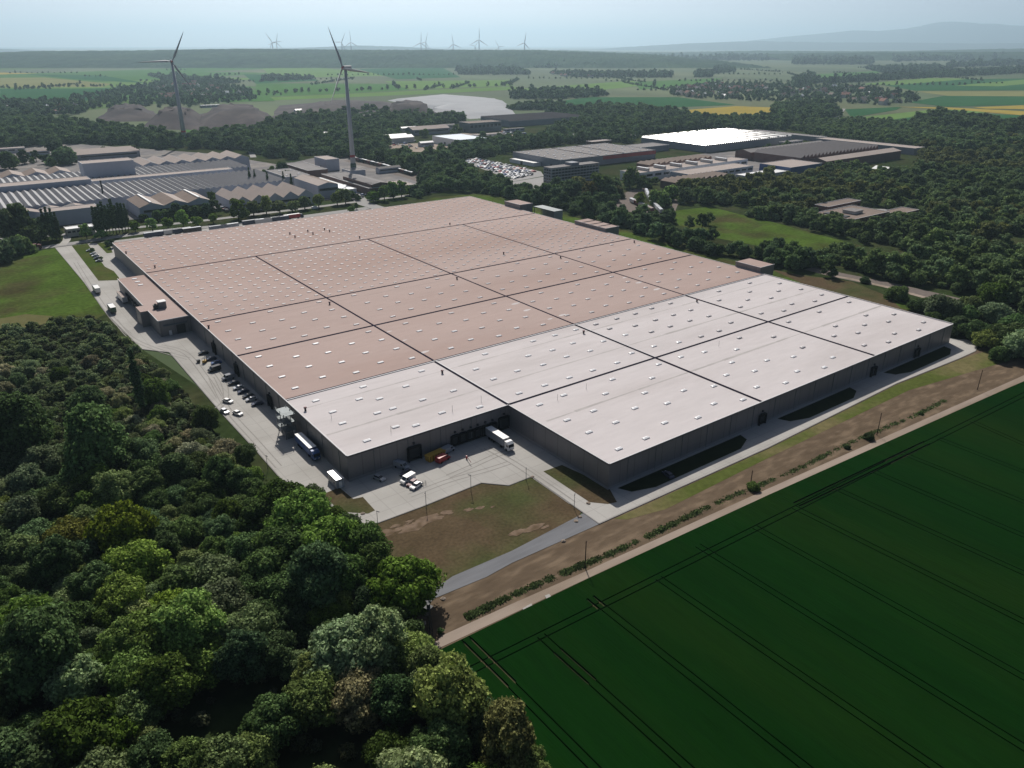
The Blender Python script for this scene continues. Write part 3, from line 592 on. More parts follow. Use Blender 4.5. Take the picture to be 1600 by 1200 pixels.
CR = {'round': [crown_mesh('crown', 10 + i, 12000, .034, 44, 'round') for i in range(4)], 'tall': [crown_mesh('crown', 30 + i, 12000, .036, 46, 'tall') for i in range(3)],
      'column': [crown_mesh('crown', 50, 3500, .075, 26, 'column'), crown_mesh('crown', 51, 3500, .075, 26, 'column')], 'bush': [crown_mesh('crown', 60 + i, 7500, .042, 34, 'bush') for i in range(3)],
      'small': [crown_mesh('crown', 70 + i, 1400, .078, 22, ('round', 'tall', 'bush')[i % 3]) for i in range(5)], 'far': [crown_mesh('crown', 80 + i, 170, .22, 7, ('round', 'tall', 'bush')[i % 3]) for i in range(4)],
      'cone': [crown_mesh('crown', 90, 1500, .10, 16, 'cone')]}
def trunk_mesh(kind):
    m = MB(); h = {'round': .75, 'tall': 1.1, 'column': 2.2, 'bush': .35, 'small': .8, 'cone': 1.2}[kind]
    m.tube((0, 0, -.55 if kind != 'bush' else -.25), (0, 0, h * .5), .085, .06, 7); m.tube((0, 0, h * .5), (.05, .02, h), .06, .03, 6)
    for a in (0, 1.5, 2.9, 4.4): m.tube((0, 0, h * (.2 + .08 * a)), (.4 * math.cos(a), .4 * math.sin(a), h * (.6 + .12 * a)), .032, .012, 5)
    return m.data('trunk', mt['bark'])
TRK = {k: trunk_mesh(k) for k in ('round', 'tall', 'column', 'bush', 'small', 'cone')}
C_ = {'green': (0.073, 0.139, 0.020), 'fresh': (0.109, 0.214, 0.017), 'yellow': (0.128, 0.208, 0.015), 'olive': (0.129, 0.179, 0.036), 'dark': (0.047, 0.096, 0.029), 'grey': (0.147, 0.202, 0.078), 'brown': (0.248, 0.244, 0.126), 'gold': (0.147, 0.156, 0.029), 'pink': (0.159, 0.163, 0.083), 'mid': (0.073, 0.129, 0.035)}
NTREE = [0]
def tree(x, y, r, kind, col, name, label, cat, group, lift=.35, mesh=None, z=0.0):
    """r is the crown radius in metres; lift is the bare height below the crown in crown radii"""
    k = mesh or kind
    t = thing(name, label, cat, (x, y, z), rnd.uniform(0, 6.28), group)
    tr_ = bpy.data.objects.new('trunk', TRK[kind]); COL.objects.link(tr_); tr_.parent = t; tr_.location = (0, 0, lift * r); tr_.scale = (r, r, r)
    c = bpy.data.objects.new('crown', rnd.choice(CR[k])); COL.objects.link(c); c.parent = t; c.location = (0, 0, lift * r - .12 * r); 
    c.scale = (r * rnd.uniform(.9, 1.1), r * rnd.uniform(.9, 1.1), r * rnd.uniform(.88, 1.12)); q = rnd.uniform(.8, 1.2); b = C_[col]
    c.color = (b[0] * q * rnd.uniform(.92, 1.1), b[1] * q, b[2] * q * rnd.uniform(.9, 1.1), 1); NTREE[0] += 1
    return t
word = {'green': 'mid green', 'fresh': 'bright fresh green', 'yellow': 'yellow-green', 'olive': 'olive', 'dark': 'dark green', 'grey': 'grey-green', 'brown': 'brownish grey-green', 'gold': 'golden olive', 'pink': 'pale pinkish flowering', 'mid': 'deep green'}
# trees of the near wood that stand out: crown centre pixel, crown width in pixels, shape, colour, label
KEY = [(478, 800, 108, 'round', 'fresh'), (440, 778, 80, 'round', 'green'), (520, 845, 92, 'round', 'fresh'), (452, 850, 96, 'round', 'green'), (500, 900, 90, 'tall', 'mid'), (405, 800, 70, 'round', 'green'), (420, 880, 84, 'round', 'green'), (545, 905, 66, 'tall', 'green'),
 (628, 905, 108, 'round', 'fresh'), (588, 880, 62, 'tall', 'green'), (640, 935, 56, 'round', 'green'), (545, 1005, 110, 'round', 'grey'), (592, 1000, 88, 'tall', 'grey'), (648, 1020, 84, 'round', 'olive'), (665, 1045, 60, 'tall', 'olive'),
 (703, 1085, 106, 'tall', 'olive'), (742, 1110, 62, 'round', 'mid'), (795, 1150, 92, 'tall', 'gold'), (825, 1192, 62, 'round', 'olive'), (690, 1165, 74, 'tall', 'mid'), (615, 1090, 66, 'tall', 'dark'), (560, 1085, 84, 'round', 'pink'), (484, 1090, 92, 'round', 'olive'), (428, 1120, 80, 'round', 'green'), (600, 1180, 60, 'bush', 'green'),
 (250, 985, 92, 'round', 'yellow'), (300, 975, 84, 'tall', 'yellow'), (205, 1000, 70, 'round', 'yellow'), (215, 1040, 78, 'round', 'yellow'), (310, 1030, 76, 'round', 'yellow'), (190, 930, 70, 'round', 'yellow'), (265, 945, 60, 'round', 'yellow'),
 (195, 830, 86, 'round', 'yellow'), (215, 870, 80, 'round', 'yellow'), (100, 840, 66, 'round', 'gold'), (135, 812, 56, 'round', 'olive'), (60, 1010, 90, 'tall', 'green'), (25, 985, 80, 'round', 'green'), (120, 1140, 88, 'round', 'green'), (70, 1165, 76, 'round', 'mid'), (180, 1150, 56, 'tall', 'fresh'), (20, 1175, 80, 'round', 'mid'),
 (292, 1190, 72, 'round', 'mid'), (350, 1185, 84, 'round', 'olive'), (400, 1175, 60, 'round', 'olive'), (145, 690, 88, 'tall', 'green'), (165, 700, 56, 'round', 'fresh'), (212, 590, 34, 'column', 'dark'), (345, 940, 84, 'round', 'grey'), (375, 990, 80, 'round', 'grey'), (120, 1060, 70, 'round', 'grey'), (330, 890, 74, 'round', 'grey'), (20, 660, 80, 'tall', 'mid'), (320, 650, 34, 'tall', 'mid'), (240, 610, 44, 'round', 'green'), (140, 630, 50, 'bush', 'mid'),
 (82, 475, 0, '', '')]
def px_r(px, py, wpx, z):
    p = at(px, py, z); d = math.sqrt(p[0] ** 2 + p[1] ** 2 + (HCAM - z) ** 2); return wpx / 2 * d / FPX * (1 / math.cos(math.atan(math.hypot(px - 800, py - 600) / FPX)))
placed = []
KW = {'round': 'round-crowned tree', 'tall': 'tall domed tree', 'column': 'narrow columnar poplar', 'bush': 'low spreading bush'}
def near_place(px):
    x, y = px
    if y > 1040: return 'along the bottom edge of the near wood'
    if x > 540: return 'by the wheat field corner of the near wood'
    if x > 370 and y > 740: return 'at the yard corner of the near wood'
    if y > 860: return 'in the dense middle of the near wood'
    if y > 720: return 'in the upper part of the near wood'
    return 'among the scrub left of the concrete yard'
cnt_lab = {}
for px, py, wpx, kd, col in KEY:
    if not wpx: continue
    z = 8.0
    for _ in range(3):
        r = px_r(px, py, wpx, z) * .95; z = {'round': 1.15, 'tall': 1.5, 'column': 3.6, 'bush': .6}[kd] * r
    x, y = at(px, py, z); placed.append((x, y, r))
    lab = '%s %s %s' % (word[col], KW[kd], near_place((px, py)))
    tree(x, y, r, kd, col, 'tree' if kd != 'bush' else 'bush', lab, 'tree' if kd != 'bush' else 'bush', lab.replace('tree ', 'trees ', 1).replace('bush ', 'bushes ', 1))
woodP = poly([(-70, 560), (0, 527), (60, 512), (100, 505), (150, 502), (200, 540), (235, 575), (270, 600), (300, 640), (340, 690), (380, 725), (425, 775), (500, 800), (545, 850), (575, 880), (600, 950), (640, 985), (670, 1040), (740, 1120), (800, 1230), (700, 1420), (-60, 1420), (-260, 900)])
holeP = poly([(285, 1085), (430, 1060), (560, 1120), (600, 1150), (620, 1290), (420, 1270), (240, 1230), (250, 1150)])
hole2 = poly([(560, 930), (590, 915), (640, 960), (650, 1000), (600, 985)])
hole3 = poly([(200, 622), (225, 640), (205, 660), (190, 640)])
x0 = min(p[0] for p in woodP); x1 = max(p[0] for p in woodP); y0 = min(p[1] for p in woodP); y1 = max(p[1] for p in woodP)
fill = []; tries = 0
while tries < 26000 and len(fill) < 900:
    tries += 1
    x, y = rnd.uniform(x0, x1), rnd.uniform(y0, y1)
    if not inside(x, y, woodP) or inside(x, y, holeP) or inside(x, y, hole2): continue
    # position in view
    c, s = math.cos(YAW), math.sin(YAW); X, Y = x * c - y * s, x * s + y * c
    dep = Y * math.cos(PITCH) + HCAM * math.sin(PITCH); py = 600 - FPX * (Y * math.sin(PITCH) - HCAM * math.cos(PITCH)) / dep; px = 800 + FPX * X / dep
    scr = max(0, min(1, (790 - py) / 90))
    r = rnd.uniform(3.4, 6.2) if rnd.random() > scr else rnd.uniform(1.7, 3.9)
    if any((x - a) ** 2 + (y - b) ** 2 < (.58 * (r + q)) ** 2 for a, b, q in placed): continue
    placed.append((x, y, r)); fill.append((x, y, r, px, py, scr))
fill.sort(key=lambda f: -f[2] / math.sqrt(f[0] ** 2 + f[1] ** 2 + HCAM ** 2) * (1 if -60 < f[3] < 900 and f[4] < 1240 else .3))
wood_rest = []
for i, (x, y, r, px, py, scr) in enumerate(fill):
    if i > 255: wood_rest.append((x, y, r)); continue
    if scr > .5: kd = 'bush' if r < 3.2 else rnd.choice(['round', 'bush']); col = rnd.choice(['grey', 'brown', 'grey', 'olive', 'grey', 'green', 'mid', 'brown'])
    else: kd = rnd.choice(['round', 'round', 'tall']); col = rnd.choice(['grey', 'grey', 'mid', 'mid', 'green', 'olive', 'dark', 'mid', 'green'])
    if px > 360 and py > 760 and py < 960: col = rnd.choice(['green', 'mid', 'green'])
    lab = '%s %s %s' % (word[col], KW[kd], near_place((px, py)))
    tree(x, y, r, kd, col, 'tree' if kd != 'bush' else 'bush', lab, 'tree' if kd != 'bush' else 'bush', lab.replace('tree ', 'trees ', 1).replace('bush ', 'bushes ', 1), lift=.3 if kd != 'bush' else .12)

# ---- instanced masses nobody could count: one object each, trees scattered by geometry nodes
def scatter(name, pts, meshes, color, label, kindname=None):
    """pts: (x, y, z, radius)"""
    me = bpy.data.meshes.new(name); me.from_pydata([p[:3] for p in pts], [], [])
    a = me.attributes.new('rad', 'FLOAT', 'POINT'); a.data.foreach_set('value', [p[3] for p in pts])
    a = me.attributes.new('turn', 'FLOAT', 'POINT'); a.data.foreach_set('value', [rnd.uniform(0, 6.28) for p in pts])
    a = me.attributes.new('pick', 'INT', 'POINT'); a.data.foreach_set('value', [rnd.randrange(len(meshes)) for p in pts])
    o = bpy.data.objects.new(name, me); COL.objects.link(o); o.color = (*color, 1)
    g = bpy.data.node_groups.new(name, 'GeometryNodeTree'); g.interface.new_socket('Geometry', in_out='INPUT', socket_type='NodeSocketGeometry'); g.interface.new_socket('Geometry', in_out='OUTPUT', socket_type='NodeSocketGeometry')
    N_ = g.nodes; Lk = g.links; gi = N_.new('NodeGroupInput'); go = N_.new('NodeGroupOutput'); ip = N_.new('GeometryNodeInstanceOnPoints'); jn = N_.new('GeometryNodeJoinGeometry')
    for src in meshes:
        oi = N_.new('GeometryNodeObjectInfo'); oi.inputs['Object'].default_value = src; oi.transform_space = 'ORIGINAL'; oi.inputs['As Instance'].default_value = False
        gt = N_.new('GeometryNodeGeometryToInstance'); Lk.new(oi.outputs['Geometry'], gt.inputs[0]); Lk.new(gt.outputs[0], jn.inputs[0])
    def attr(nm, ty):
        n = N_.new('GeometryNodeInputNamedAttribute'); n.data_type = ty; n.inputs['Name'].default_value = nm; return n.outputs['Attribute']
    cx = N_.new('ShaderNodeCombineXYZ'); Lk.new(attr('turn', 'FLOAT'), cx.inputs['Z'])
    Lk.new(gi.outputs[0], ip.inputs['Points']); Lk.new(jn.outputs[0], ip.inputs['Instance']); ip.inputs['Pick Instance'].default_value = True
    Lk.new(attr('pick', 'INT'), ip.inputs['Instance Index']); Lk.new(cx.outputs[0], ip.inputs['Rotation']); Lk.new(attr('rad', 'FLOAT'), ip.inputs['Scale']); Lk.new(ip.outputs[0], go.inputs[0])
    md = o.modifiers.new('scatter', 'NODES'); md.node_group = g
    o['kind'] = 'stuff'; o['label'] = label
    return o
# ------------------------------------------------------------------ works halls, offices and other buildings beyond the hall
FOOT = []
mt['sawmid'] = M('grey_sawtooth_sheet', (0.10, 0.10, 0.112), .7, .2, var=.1, var2=.15)
mt['sawlight'] = M('pale_sawtooth_sheet', (0.33, 0.33, 0.335), .7, .2, var=.1, var2=.12)
def bld(name, label, cat, x0, x1, y0, y1, group=None):
    FOOT.append((x0, x1, y0, y1)); return thing(name, label, cat, (x0, y0, 0), 0, group), x1 - x0, y1 - y0
def walls(t, w_, d, h, mat, z=0): return MB().prism([(0, 0), (w_, 0), (w_, d), (0, d)], z, h, top=False).build('wall', mt[mat], t)
def flat(name, label, cat, x0, x1, y0, y1, h, wall='hall_wall', roof='roofgrey', lights=0, ribs=0, wins=0, trim='trim', doors=1, group=None):
    t, w_, d = bld(name, label, cat, x0, x1, y0, y1, group); W = walls(t, w_, d, h, wall)
    MB().box(.15, w_ - .15, .15, d - .15, h - .4, h - .2).build('roof', mt[roof], t)
    MB().box(-.1, w_ + .1, -.1, .3, h - .15, h + .15).box(-.1, .3, .35, d - .3, h - .15, h + .12).box(w_ - .3, w_ + .1, .35, d - .3, h - .15, h + .12).box(-.1, w_ + .1, d - .25, d + .1, h - .15, h + .15).build('parapet', mt[trim], t)
    for i in range(ribs):
        x = (i + 1) * w_ / (ribs + 1); MB().box(x - .5, x + .5, .4, d - .4, h - .2, h + .05).build('roof_gutter', mt['seam'], t)
    r_ = random.Random(x0 * 7 + y0)
    if lights:
        m = MB(); nx = max(2, int(w_ / lights)); ny = max(2, int(d / lights))
        for i in range(nx):
            for j in range(ny):
                x, y = (i + .5 + .25 * (j % 2)) * w_ / nx - 1, (j + .5) * d / ny; m.box(x, min(x + 2.2, w_ - .4), y - .7, y + .7, h - .2, h + .35)
        o = m.build('skylights', mt['dome'], t); o['kind'] = 'stuff'
    for i in range(wins):
        x = (i + .5) * w_ / wins; MB().box(x - w_ / wins * .35, x + w_ / wins * .35, -.08, -.02, h * .5, h * .75).build('window', mt['glass'], t)
    for i in range(doors):
        y = (i + .6) * d / (doors + .2); MB().box(-.1, -.02, y - 2, y + 2, .1, 4).build('loading_door', mt['dark'], t)
    return t
def gable(name, label, cat, x0, x1, y0, y1, h, n, rise, wall='hall_wall', roof='rooftan', strip_=None, band=True, axis='y', group=None, roofb=None):
    t, w_, d = bld(name, label, cat, x0, x1, y0, y1, group); W = w_ if axis == 'y' else d; D = d if axis == 'y' else w_
    fx = (lambda p: p) if axis == 'y' else (lambda p: (p[1], p[0], p[2]))
    wl, rf_, sl = MB(), MB(), MB()
    for i in range(n):
        a, b = i * W / n, (i + 1) * W / n; m = (a + b) / 2
        for yy in (0, D): wl.face([fx(p) for p in ((a, yy, 0), (b, yy, 0), (b, yy, h), (m, yy, h + rise), (a, yy, h))])
        rf_.mesh([fx(p) for p in ((a, -.3, h + .05), (m, -.3, h + rise + .05), (m, D + .3, h + rise + .05), (a, D + .3, h + .05))], [(0, 1, 2, 3)], 0)
        rf_.mesh([fx(p) for p in ((m, -.3, h + rise + .05), (b, -.3, h + .05), (b, D + .3, h + .05), (m, D + .3, h + rise + .05))], [(0, 1, 2, 3)], 1 if roofb else 0)
        if strip_ and i % strip_ == 0: sl.mesh([fx(p) for p in ((m - .8, 1, h + rise - .1), (m + .8, 1, h + rise - .1), (m + .8, D - 1, h + rise - .1), (m - .8, D - 1, h + rise - .1), (m - .8, 1, h + rise + .5), (m + .8, 1, h + rise + .5), (m + .8, D - 1, h + rise + .5), (m - .8, D - 1, h + rise + .5))], [(0, 1, 5, 4), (1, 2, 6, 5), (2, 3, 7, 6), (3, 0, 4, 7), (4, 5, 6, 7)])
    for xx in (0, W): wl.face([fx(p) for p in ((xx, 0, 0), (xx, D, 0), (xx, D, h), (xx, 0, h))])
    wl.build('wall', mt[wall], t, fix=True); rf_.build('roof', [mt[roof], mt[roofb or roof]], t)
    if sl.v: sl.build('ridge_light', mt['white'], t)
    if band: MB().box(w_ * .05, w_ * .95, -.1, -.02, h * .55, h * .75).build('window_band', mt['glass'], t)
    return t
def saw(name, label, cat, x0, x1, y0, y1, h, n, rise, wall='hall_wall', roof='roofgrey', glass='sawglass', axis='x', flip=False, group=None, frac=.78):
    """n teeth; axis x: teeth follow one another along x with ridges along y"""
    t, w_, d = bld(name, label, cat, x0, x1, y0, y1, group); W = w_ if axis == 'x' else d; D = d if axis == 'x' else w_
    fx = (lambda p: p) if axis == 'x' else (lambda p: (p[1], p[0], p[2]))
    walls(t, w_, d, h, wall); rf_, gl, en = MB(), MB(), MB()
    for i in range(n):
        a, b = i * W / n, (i + 1) * W / n; m = a + (b - a) * (frac if not flip else 1 - frac)
        P = [((a, -.2, h), (m, -.2, h + rise), (m, D + .2, h + rise), (a, D + .2, h)), ((m, -.2, h + rise), (b, -.2, h), (b, D + .2, h), (m, D + .2, h + rise))]
        for k, q in enumerate(P): ((rf_ if (k == 0) != flip else gl)).face([fx(p) for p in q])
        for yy in (-.15, D + .15): en.face([fx(p) for p in ((a, yy, h), (b, yy, h), (m, yy, h + rise))])
    rf_.build('roof', mt[roof], t); gl.build('glazing', mt[glass], t); en.build('gable_end', mt[wall], t); return t
sawl = 'long sawtooth roofs of the old works'
saw('works_hall', 'front hall of the old works at left with long rows of sawtooth roofs', 'factory hall', -150, 262, 700, 781, 10, 76, 1.5, roof='sawmid', glass='sawlight', frac=.5)
saw('works_hall', 'rear hall of the old works with small close sawtooth roofs below the left turbine', 'factory hall', -150, 264, 808, 870, 10, 76, 1.4, roof='sawmid', glass='sawlight', frac=.5)
flat('link_building', 'long low flat pale block between the two sawtooth halls', 'building', -150, 112, 783, 805, 15, 'hall_wall', 'rooftan')
flat('link_building', 'narrow flat strip with pale wall between the sawtooth halls further right', 'building', 114, 240, 790, 805, 12, 'hall_wall', 'rooftan')
flat('block', 'tall plain pale block rising out of the sawtooth roofs', 'building', 113, 157, 820, 843, 24, 'hall_wall', 'rooftan', doors=0)
gable('works_hall', 'brown roofed gabled sheds with white skylight ends behind the rear sawtooth hall', 'factory hall', -150, 110, 873, 905, 10, 13, 3.5, 'hall_wall', 'roofbrown', band=False, roofb='rooftan')
gable('works_hall', 'pinkish gabled sheds at the far right end of the rear sawtooth hall', 'factory hall', 175, 285, 873, 925, 11, 7, 3.0, 'hall_wall', 'rooftan', band=False, roofb='roofgrey')
flat('works_hall', 'flat grey annex with two white roof lights at the right end of the sawtooth works', 'factory hall', 268, 292, 722, 775, 10, 'greywall', 'roofgrey', lights=22)
gable('shed_row', 'row of pale grey gabled sheds before the front sawtooth hall', 'shed', -60, 92, 684, 698, 8, 9, 2.2, 'hall_wall', 'roofgrey', band=False, roofb='rooftan')
flat('workshop', 'long pale workshop with flat pinkish roof beside the poplar row', 'workshop', 58, 96, 664, 680, 11, 'hall_wall', 'rooftan')
flat('office', 'small white flat-roofed office by the public road', 'office', 66, 84, 618, 629, 5.5, 'render', 'white', wins=6)
ch = thing('chimney', 'dark slender chimney standing before the front sawtooth hall', 'chimney', (*at(165, 321), 0)); MB().tube((0, 0, 0), (0, 0, 20), .9, .6, 10).build('shaft', mt['dark'], ch); MB().tube((0, 0, 20), (0, 0, 20.8), .85, .85, 10).build('cap', mt['dark'], ch)
gable('works_hall', 'brown roofed triple hall with white wall facing the public road', 'factory hall', 122, 177, 650, 695, 9, 3, 3.2, 'hall_wall', 'roofbrown', strip_=2, roofb='rooftan')
gable('works_hall', 'row of five pinkish gabled halls facing the public road', 'factory hall', 190, 257, 632, 684, 8, 5, 4.5, 'hall_wall', 'rooftan', roofb='roofbrown')
gable('works_hall', 'tall white hall with low gable right of the pinkish gabled halls', 'factory hall', 270, 289, 652, 707, 11, 1, 2.2, 'hall_wall', 'rooftan', strip_=None, roofb='roofbrown')
flat('workshop', 'long dark brick workshop below the right turbine', 'workshop', 312, 338, 638, 742, 6.5, 'brick', 'roofgrey', wins=5)
FOOT.pop(); gable('clerestory', 'raised grey monitor roof on top of the long brick workshop', 'roof structure', 316, 334, 640, 700, 9, 1, 1.5, 'brick', 'roofgrey')
flat('workshop', 'dark brick shed behind the long brick workshop', 'workshop', 306, 327, 760, 826, 8, 'brick', 'roofgrey', ribs=0)
flat('block', 'pale cube shaped block behind the brick sheds', 'building', 342, 357, 797, 828, 12, 'hall_wall', 'rooftan')
flat('workshop', 'white roofed lean-to along the left of the brick workshop', 'workshop', 296, 308, 655, 735, 4.5, 'white', 'white', doors=0)
flat('workshop', 'low pale shed right of the brick workshop by the railway', 'workshop', 345, 362, 640, 672, 5, 'hall_wall', 'rooftan')
flat('workshop', 'low grey shed at the foot of the right turbine', 'workshop', 345, 362, 745, 765, 6, 'hall_wall', 'roofgrey')
gable('depot', 'pale striped multi-span depot in the yard at far left', 'depot', 140, 208, 1040, 1092, 7, 4, 1.6, 'greywall', 'rooftan', axis='x', roofb='roofgrey')
flat('hall', 'large low hall with pale blue roof in the dusty yard', 'hall', 567, 614, 886, 951, 9.5, 'white', 'rooflight')
gable('hall', 'long white barrel-like shed at the left of the dusty yard', 'hall', 508, 552, 975, 1006, 7, 2, 3, 'render', 'white', band=False, axis='x')
saw('hall', 'very long dark striped hall below the white covered mound', 'hall', 782, 940, 1065, 1147, 9, 16, 3.0, 'greywall', 'roofdark', 'roofdark', axis='y')
flat('hall', 'grey stepped hall with teal front beside the dark striped hall', 'hall', 682, 742, 1030, 1060, 14, 'steel', 'roofbrown', wins=8)
gable('hall', 'long grey gabled shed left of the teal fronted hall', 'hall', 590, 655, 1045, 1070, 8, 1, 4, 'greywall', 'rooftan', axis='x')
flat('shed', 'low white shed behind the pale blue roofed hall', 'shed', 640, 690, 950, 962, 6, 'white', 'rooftan')
flat('hall', 'low roofed hall with white roof among trees behind the right turbine', 'hall', 452, 486, 1098, 1125, 6, 'greywall', 'white')
t = flat('logistics_hall', 'wide grey flat-roofed hall with dark red band beyond the car park', 'hall', 552, 699, 656, 744, 10, 'greywall', 'roofgrey', lights=13, trim='greywall', doors=3)
for x in (58, 96): MB().box(x - .5, x + .5, .4, 87, 9.8, 10.1).build('roof_gutter', mt['seam'], t)
MB().box(62, 147, -.14, -.03, 5.5, 9.4).build('painted_band', mt['red'], t)
flat('shed', 'white lean-to shed against the grey hall by the car park', 'shed', 541, 551, 690, 735, 4, 'white', 'white')
t, w_, d = bld('office_block', 'six-storey office slab with rows of windows beside the car park', 'office', 478, 540, 582, 594); walls(t, w_, d, 16, 'greywall')
MB().box(-.2, w_ + .2, -.2, d + .2, 16, 16.5).build('roof', mt['roofgrey'], t)
for f in range(5):
    for i in range(15): MB().box(1.2 + i * 4, 4.4 + i * 4, -.1, -.02, 2.0 + f * 2.8, 3.6 + f * 2.8).build('window', mt['glass'], t)
    for i in range(3): MB().box(-.1, -.02, 1.2 + i * 3.6, 3.8 + i * 3.6, 2.0 + f * 2.8, 3.6 + f * 2.8).build('window', mt['glass'], t)
for f in range(6): MB().box(-.12, w_ + .12, -.16, -.03, 1.1 + f * 2.8, 1.5 + f * 2.8).build('parapet_band', mt['render'], t)
MB().box(26, 36, 1, 11, 16.5, 19).build('lift_housing', mt['greywall'], t)
saw('glazed_hall', 'broad hall whose roof of glazed ridges blazes in the sun', 'hall', 788, 966, 655, 768, 9, 44, 2.0, 'greywall', 'glint', 'roofgrey', axis='x', frac=.86)
t = bpy.data.objects['glazed_hall']
for i in range(9): MB().box(8 + i * 20, 9.6 + i * 20, 0, 113, 11.0, 11.4).build('roof_walkway', mt['roofgrey'], t)
for y in (28, 56, 84): MB().box(0, 178, y, y + 1.4, 11.4, 11.7).build('roof_walkway', mt['roofgrey'], t)
flat('workshop', 'long white works hall with stepped roof lights behind the conifers', 'workshop', 556, 728, 545, 568, 9, 'white', 'rooftan', wins=14)
for i in range(7): pass
saw('workshop', 'low white works hall with small sawtooth lights in front', 'workshop', 556, 632, 494, 513, 6.5, 9, 2.2, 'brick', 'roofbrown', 'white', axis='x')
flat('workshop', 'mid works hall with pale wall and tan flat roof', 'workshop', 600, 700, 516, 541, 7.5, 'hall_wall', 'rooftan', wins=10)
flat('workshop', 'blue walled works hall with tan roof at the right of the works', 'workshop', 705, 760, 474, 512, 10, 'blue', 'rooftan')
flat('workshop', 'white low roofed hall at the front right of the works', 'workshop', 640, 702, 474, 492, 7, 'hall_wall', 'white')
saw('workshop', 'long brown hall with row of white sawtooth lights behind the white works', 'workshop', 612, 712, 582, 601, 8, 12, 2.0, 'brick', 'roofbrown', 'white', axis='x')
flat('workshop', 'flat dark shed behind the left of the glazed hall', 'workshop', 705, 770, 700, 730, 7, 'greywall', 'roofgrey')
for i in range(6):
    x = 575 + i * 24; m = thing('roof_monitor', 'white roof light box on the long white works hall', 'roof light', (x, 549, 9.2), 0, 'roof light boxes on the white works hall'); MB().box(0, 3, 0, 15, -.35, 2.4).build('frame', mt['render'], m); MB().box(-.1, 3.1, -.1, 15.1, 2.4, 2.6).build('glazing', mt['dome'], m)
saw('works_hall', 'dark hall with close sawtooth roofs and brick walls at right', 'factory hall', 776, 932, 510, 573, 10, 22, 3.2, 'brick', 'roofdark', 'sawglass', axis='x')
gable('works_hall', 'long tan gabled hall along the front of the dark sawtooth hall', 'factory hall', 781, 935, 482, 504, 9, 1, 2.5, 'brick', 'rooftan', axis='x', band=False)
gable('works_hall', 'grey long hall behind the dark sawtooth hall', 'factory hall', 776, 932, 578, 600, 9, 1, 2.5, 'brick', 'roofgrey', axis='x', band=False)
flat('hall', 'very long narrow hall with pale roof edging the young wood', 'hall', 978, 1002, 488, 625, 8, 'greywall', 'rooftan', doors=4)
flat('hall', 'thin grey hall behind the long pale roofed hall', 'hall', 1010, 1028, 640, 760, 6, 'greywall', 'roofgrey')
gable('marquee', 'white ridged tent hall among the trees at right', 'tent', 799, 815, 415, 440, 5, 1, 2.5, 'white', 'white', band=False)
t = flat('school_complex', 'sprawling flat brown complex in the clearing at right', 'building', 543, 594, 306, 338, 5.5, 'brick', 'roofbrown', wins=9)
MB().box(18, 30, 10, 20, 5.5, 7.5).build('roof_house', mt['render'], t); MB().box(17.5, 30.5, 9.5, 20.5, 7.5, 7.8).build('roof', mt['roofgrey'], t); MB().box(3, 9, 8, 27, 5.3, 6.0).build('rooflight', mt['dark'], t)
flat('school_wing', 'upper brown wing behind the sprawling complex', 'building', 565, 612, 341, 353, 7, 'brick', 'roofbrown', wins=9)
flat('school_wing', 'low brown wing right of the sprawling complex', 'building', 597, 628, 300, 314, 4, 'brick', 'roofbrown', wins=5)
flat('depot', 'pale flat depot among trucks at the far left edge', 'depot', -30, 40, 960, 985, 6, 'hall_wall', 'rooftan')
flat('house', 'small red brick house behind the grey logistics hall', 'house', 705, 740, 775, 788, 8, 'brick', 'rooftan', wins=6)
flat('shed', 'low pale shed in the trees behind the grey logistics hall', 'shed', 800, 830, 820, 836, 5, 'hall_wall', 'rooftan')

r4 = random.Random(21)
EX = [(612, 222, 22, 8, 5, 'low tan shed at the left of the dusty yard'), (640, 206, 26, 9, 6, 'grey shed behind the white barrel shed'), (700, 203, 30, 10, 7, 'pale hall before the long grey gabled shed'), (668, 229, 20, 8, 5, 'small white shed in front of the pale blue roofed hall'), (745, 203, 34, 8, 5, 'flat tan shed right of the pale blue roofed hall'), (805, 206, 36, 8, 5, 'long low shed beside the vehicle yard'), (540, 190, 30, 14, 6, 'grey plant shed below the slag heaps'), (575, 188, 24, 10, 8, 'pale processing hall beside the dark slag'), (500, 180, 26, 10, 6, 'small pale works building among the dark slag'), (470, 176, 20, 10, 5, 'white roofed shed at the foot of the slag heaps'), (330, 168, 40, 14, 5, 'bright white shed on top of the slag terraces'), (90, 178, 26, 12, 6, 'reddish roofed barn at the left wood edge'), (20, 170, 30, 12, 6, 'pale barn at the far left wood edge'), (900, 217, 40, 10, 6, 'long low shed at the right end of the tree belt'), (930, 203, 20, 9, 6, 'white cottage-like shed in the trees'), (960, 200, 26, 9, 6, 'grey shed among the trees behind the logistics hall'), (1240, 228, 40, 10, 6, 'brown rusty shed between glazed hall and dark sawtooth hall'), (1300, 248, 30, 8, 5, 'white shed on the yard right of the blue walled hall'), (1365, 246, 24, 8, 5, 'small white depot in the vehicle yard'), (1190, 245, 40, 12, 8, 'grey hall behind the blue walled hall'), (12, 240, 40, 14, 6, 'tan shed in the far left vehicle yard'), (60, 243, 26, 8, 5, 'low grey shed in the far left vehicle yard'), (540, 281, 14, 18, 4, 'white roofed lean-to on the works lane'), (610, 270, 26, 8, 5, 'low pale shed along the railway'), (535, 300, 12, 8, 4, 'little white kiosk by the road junction')]
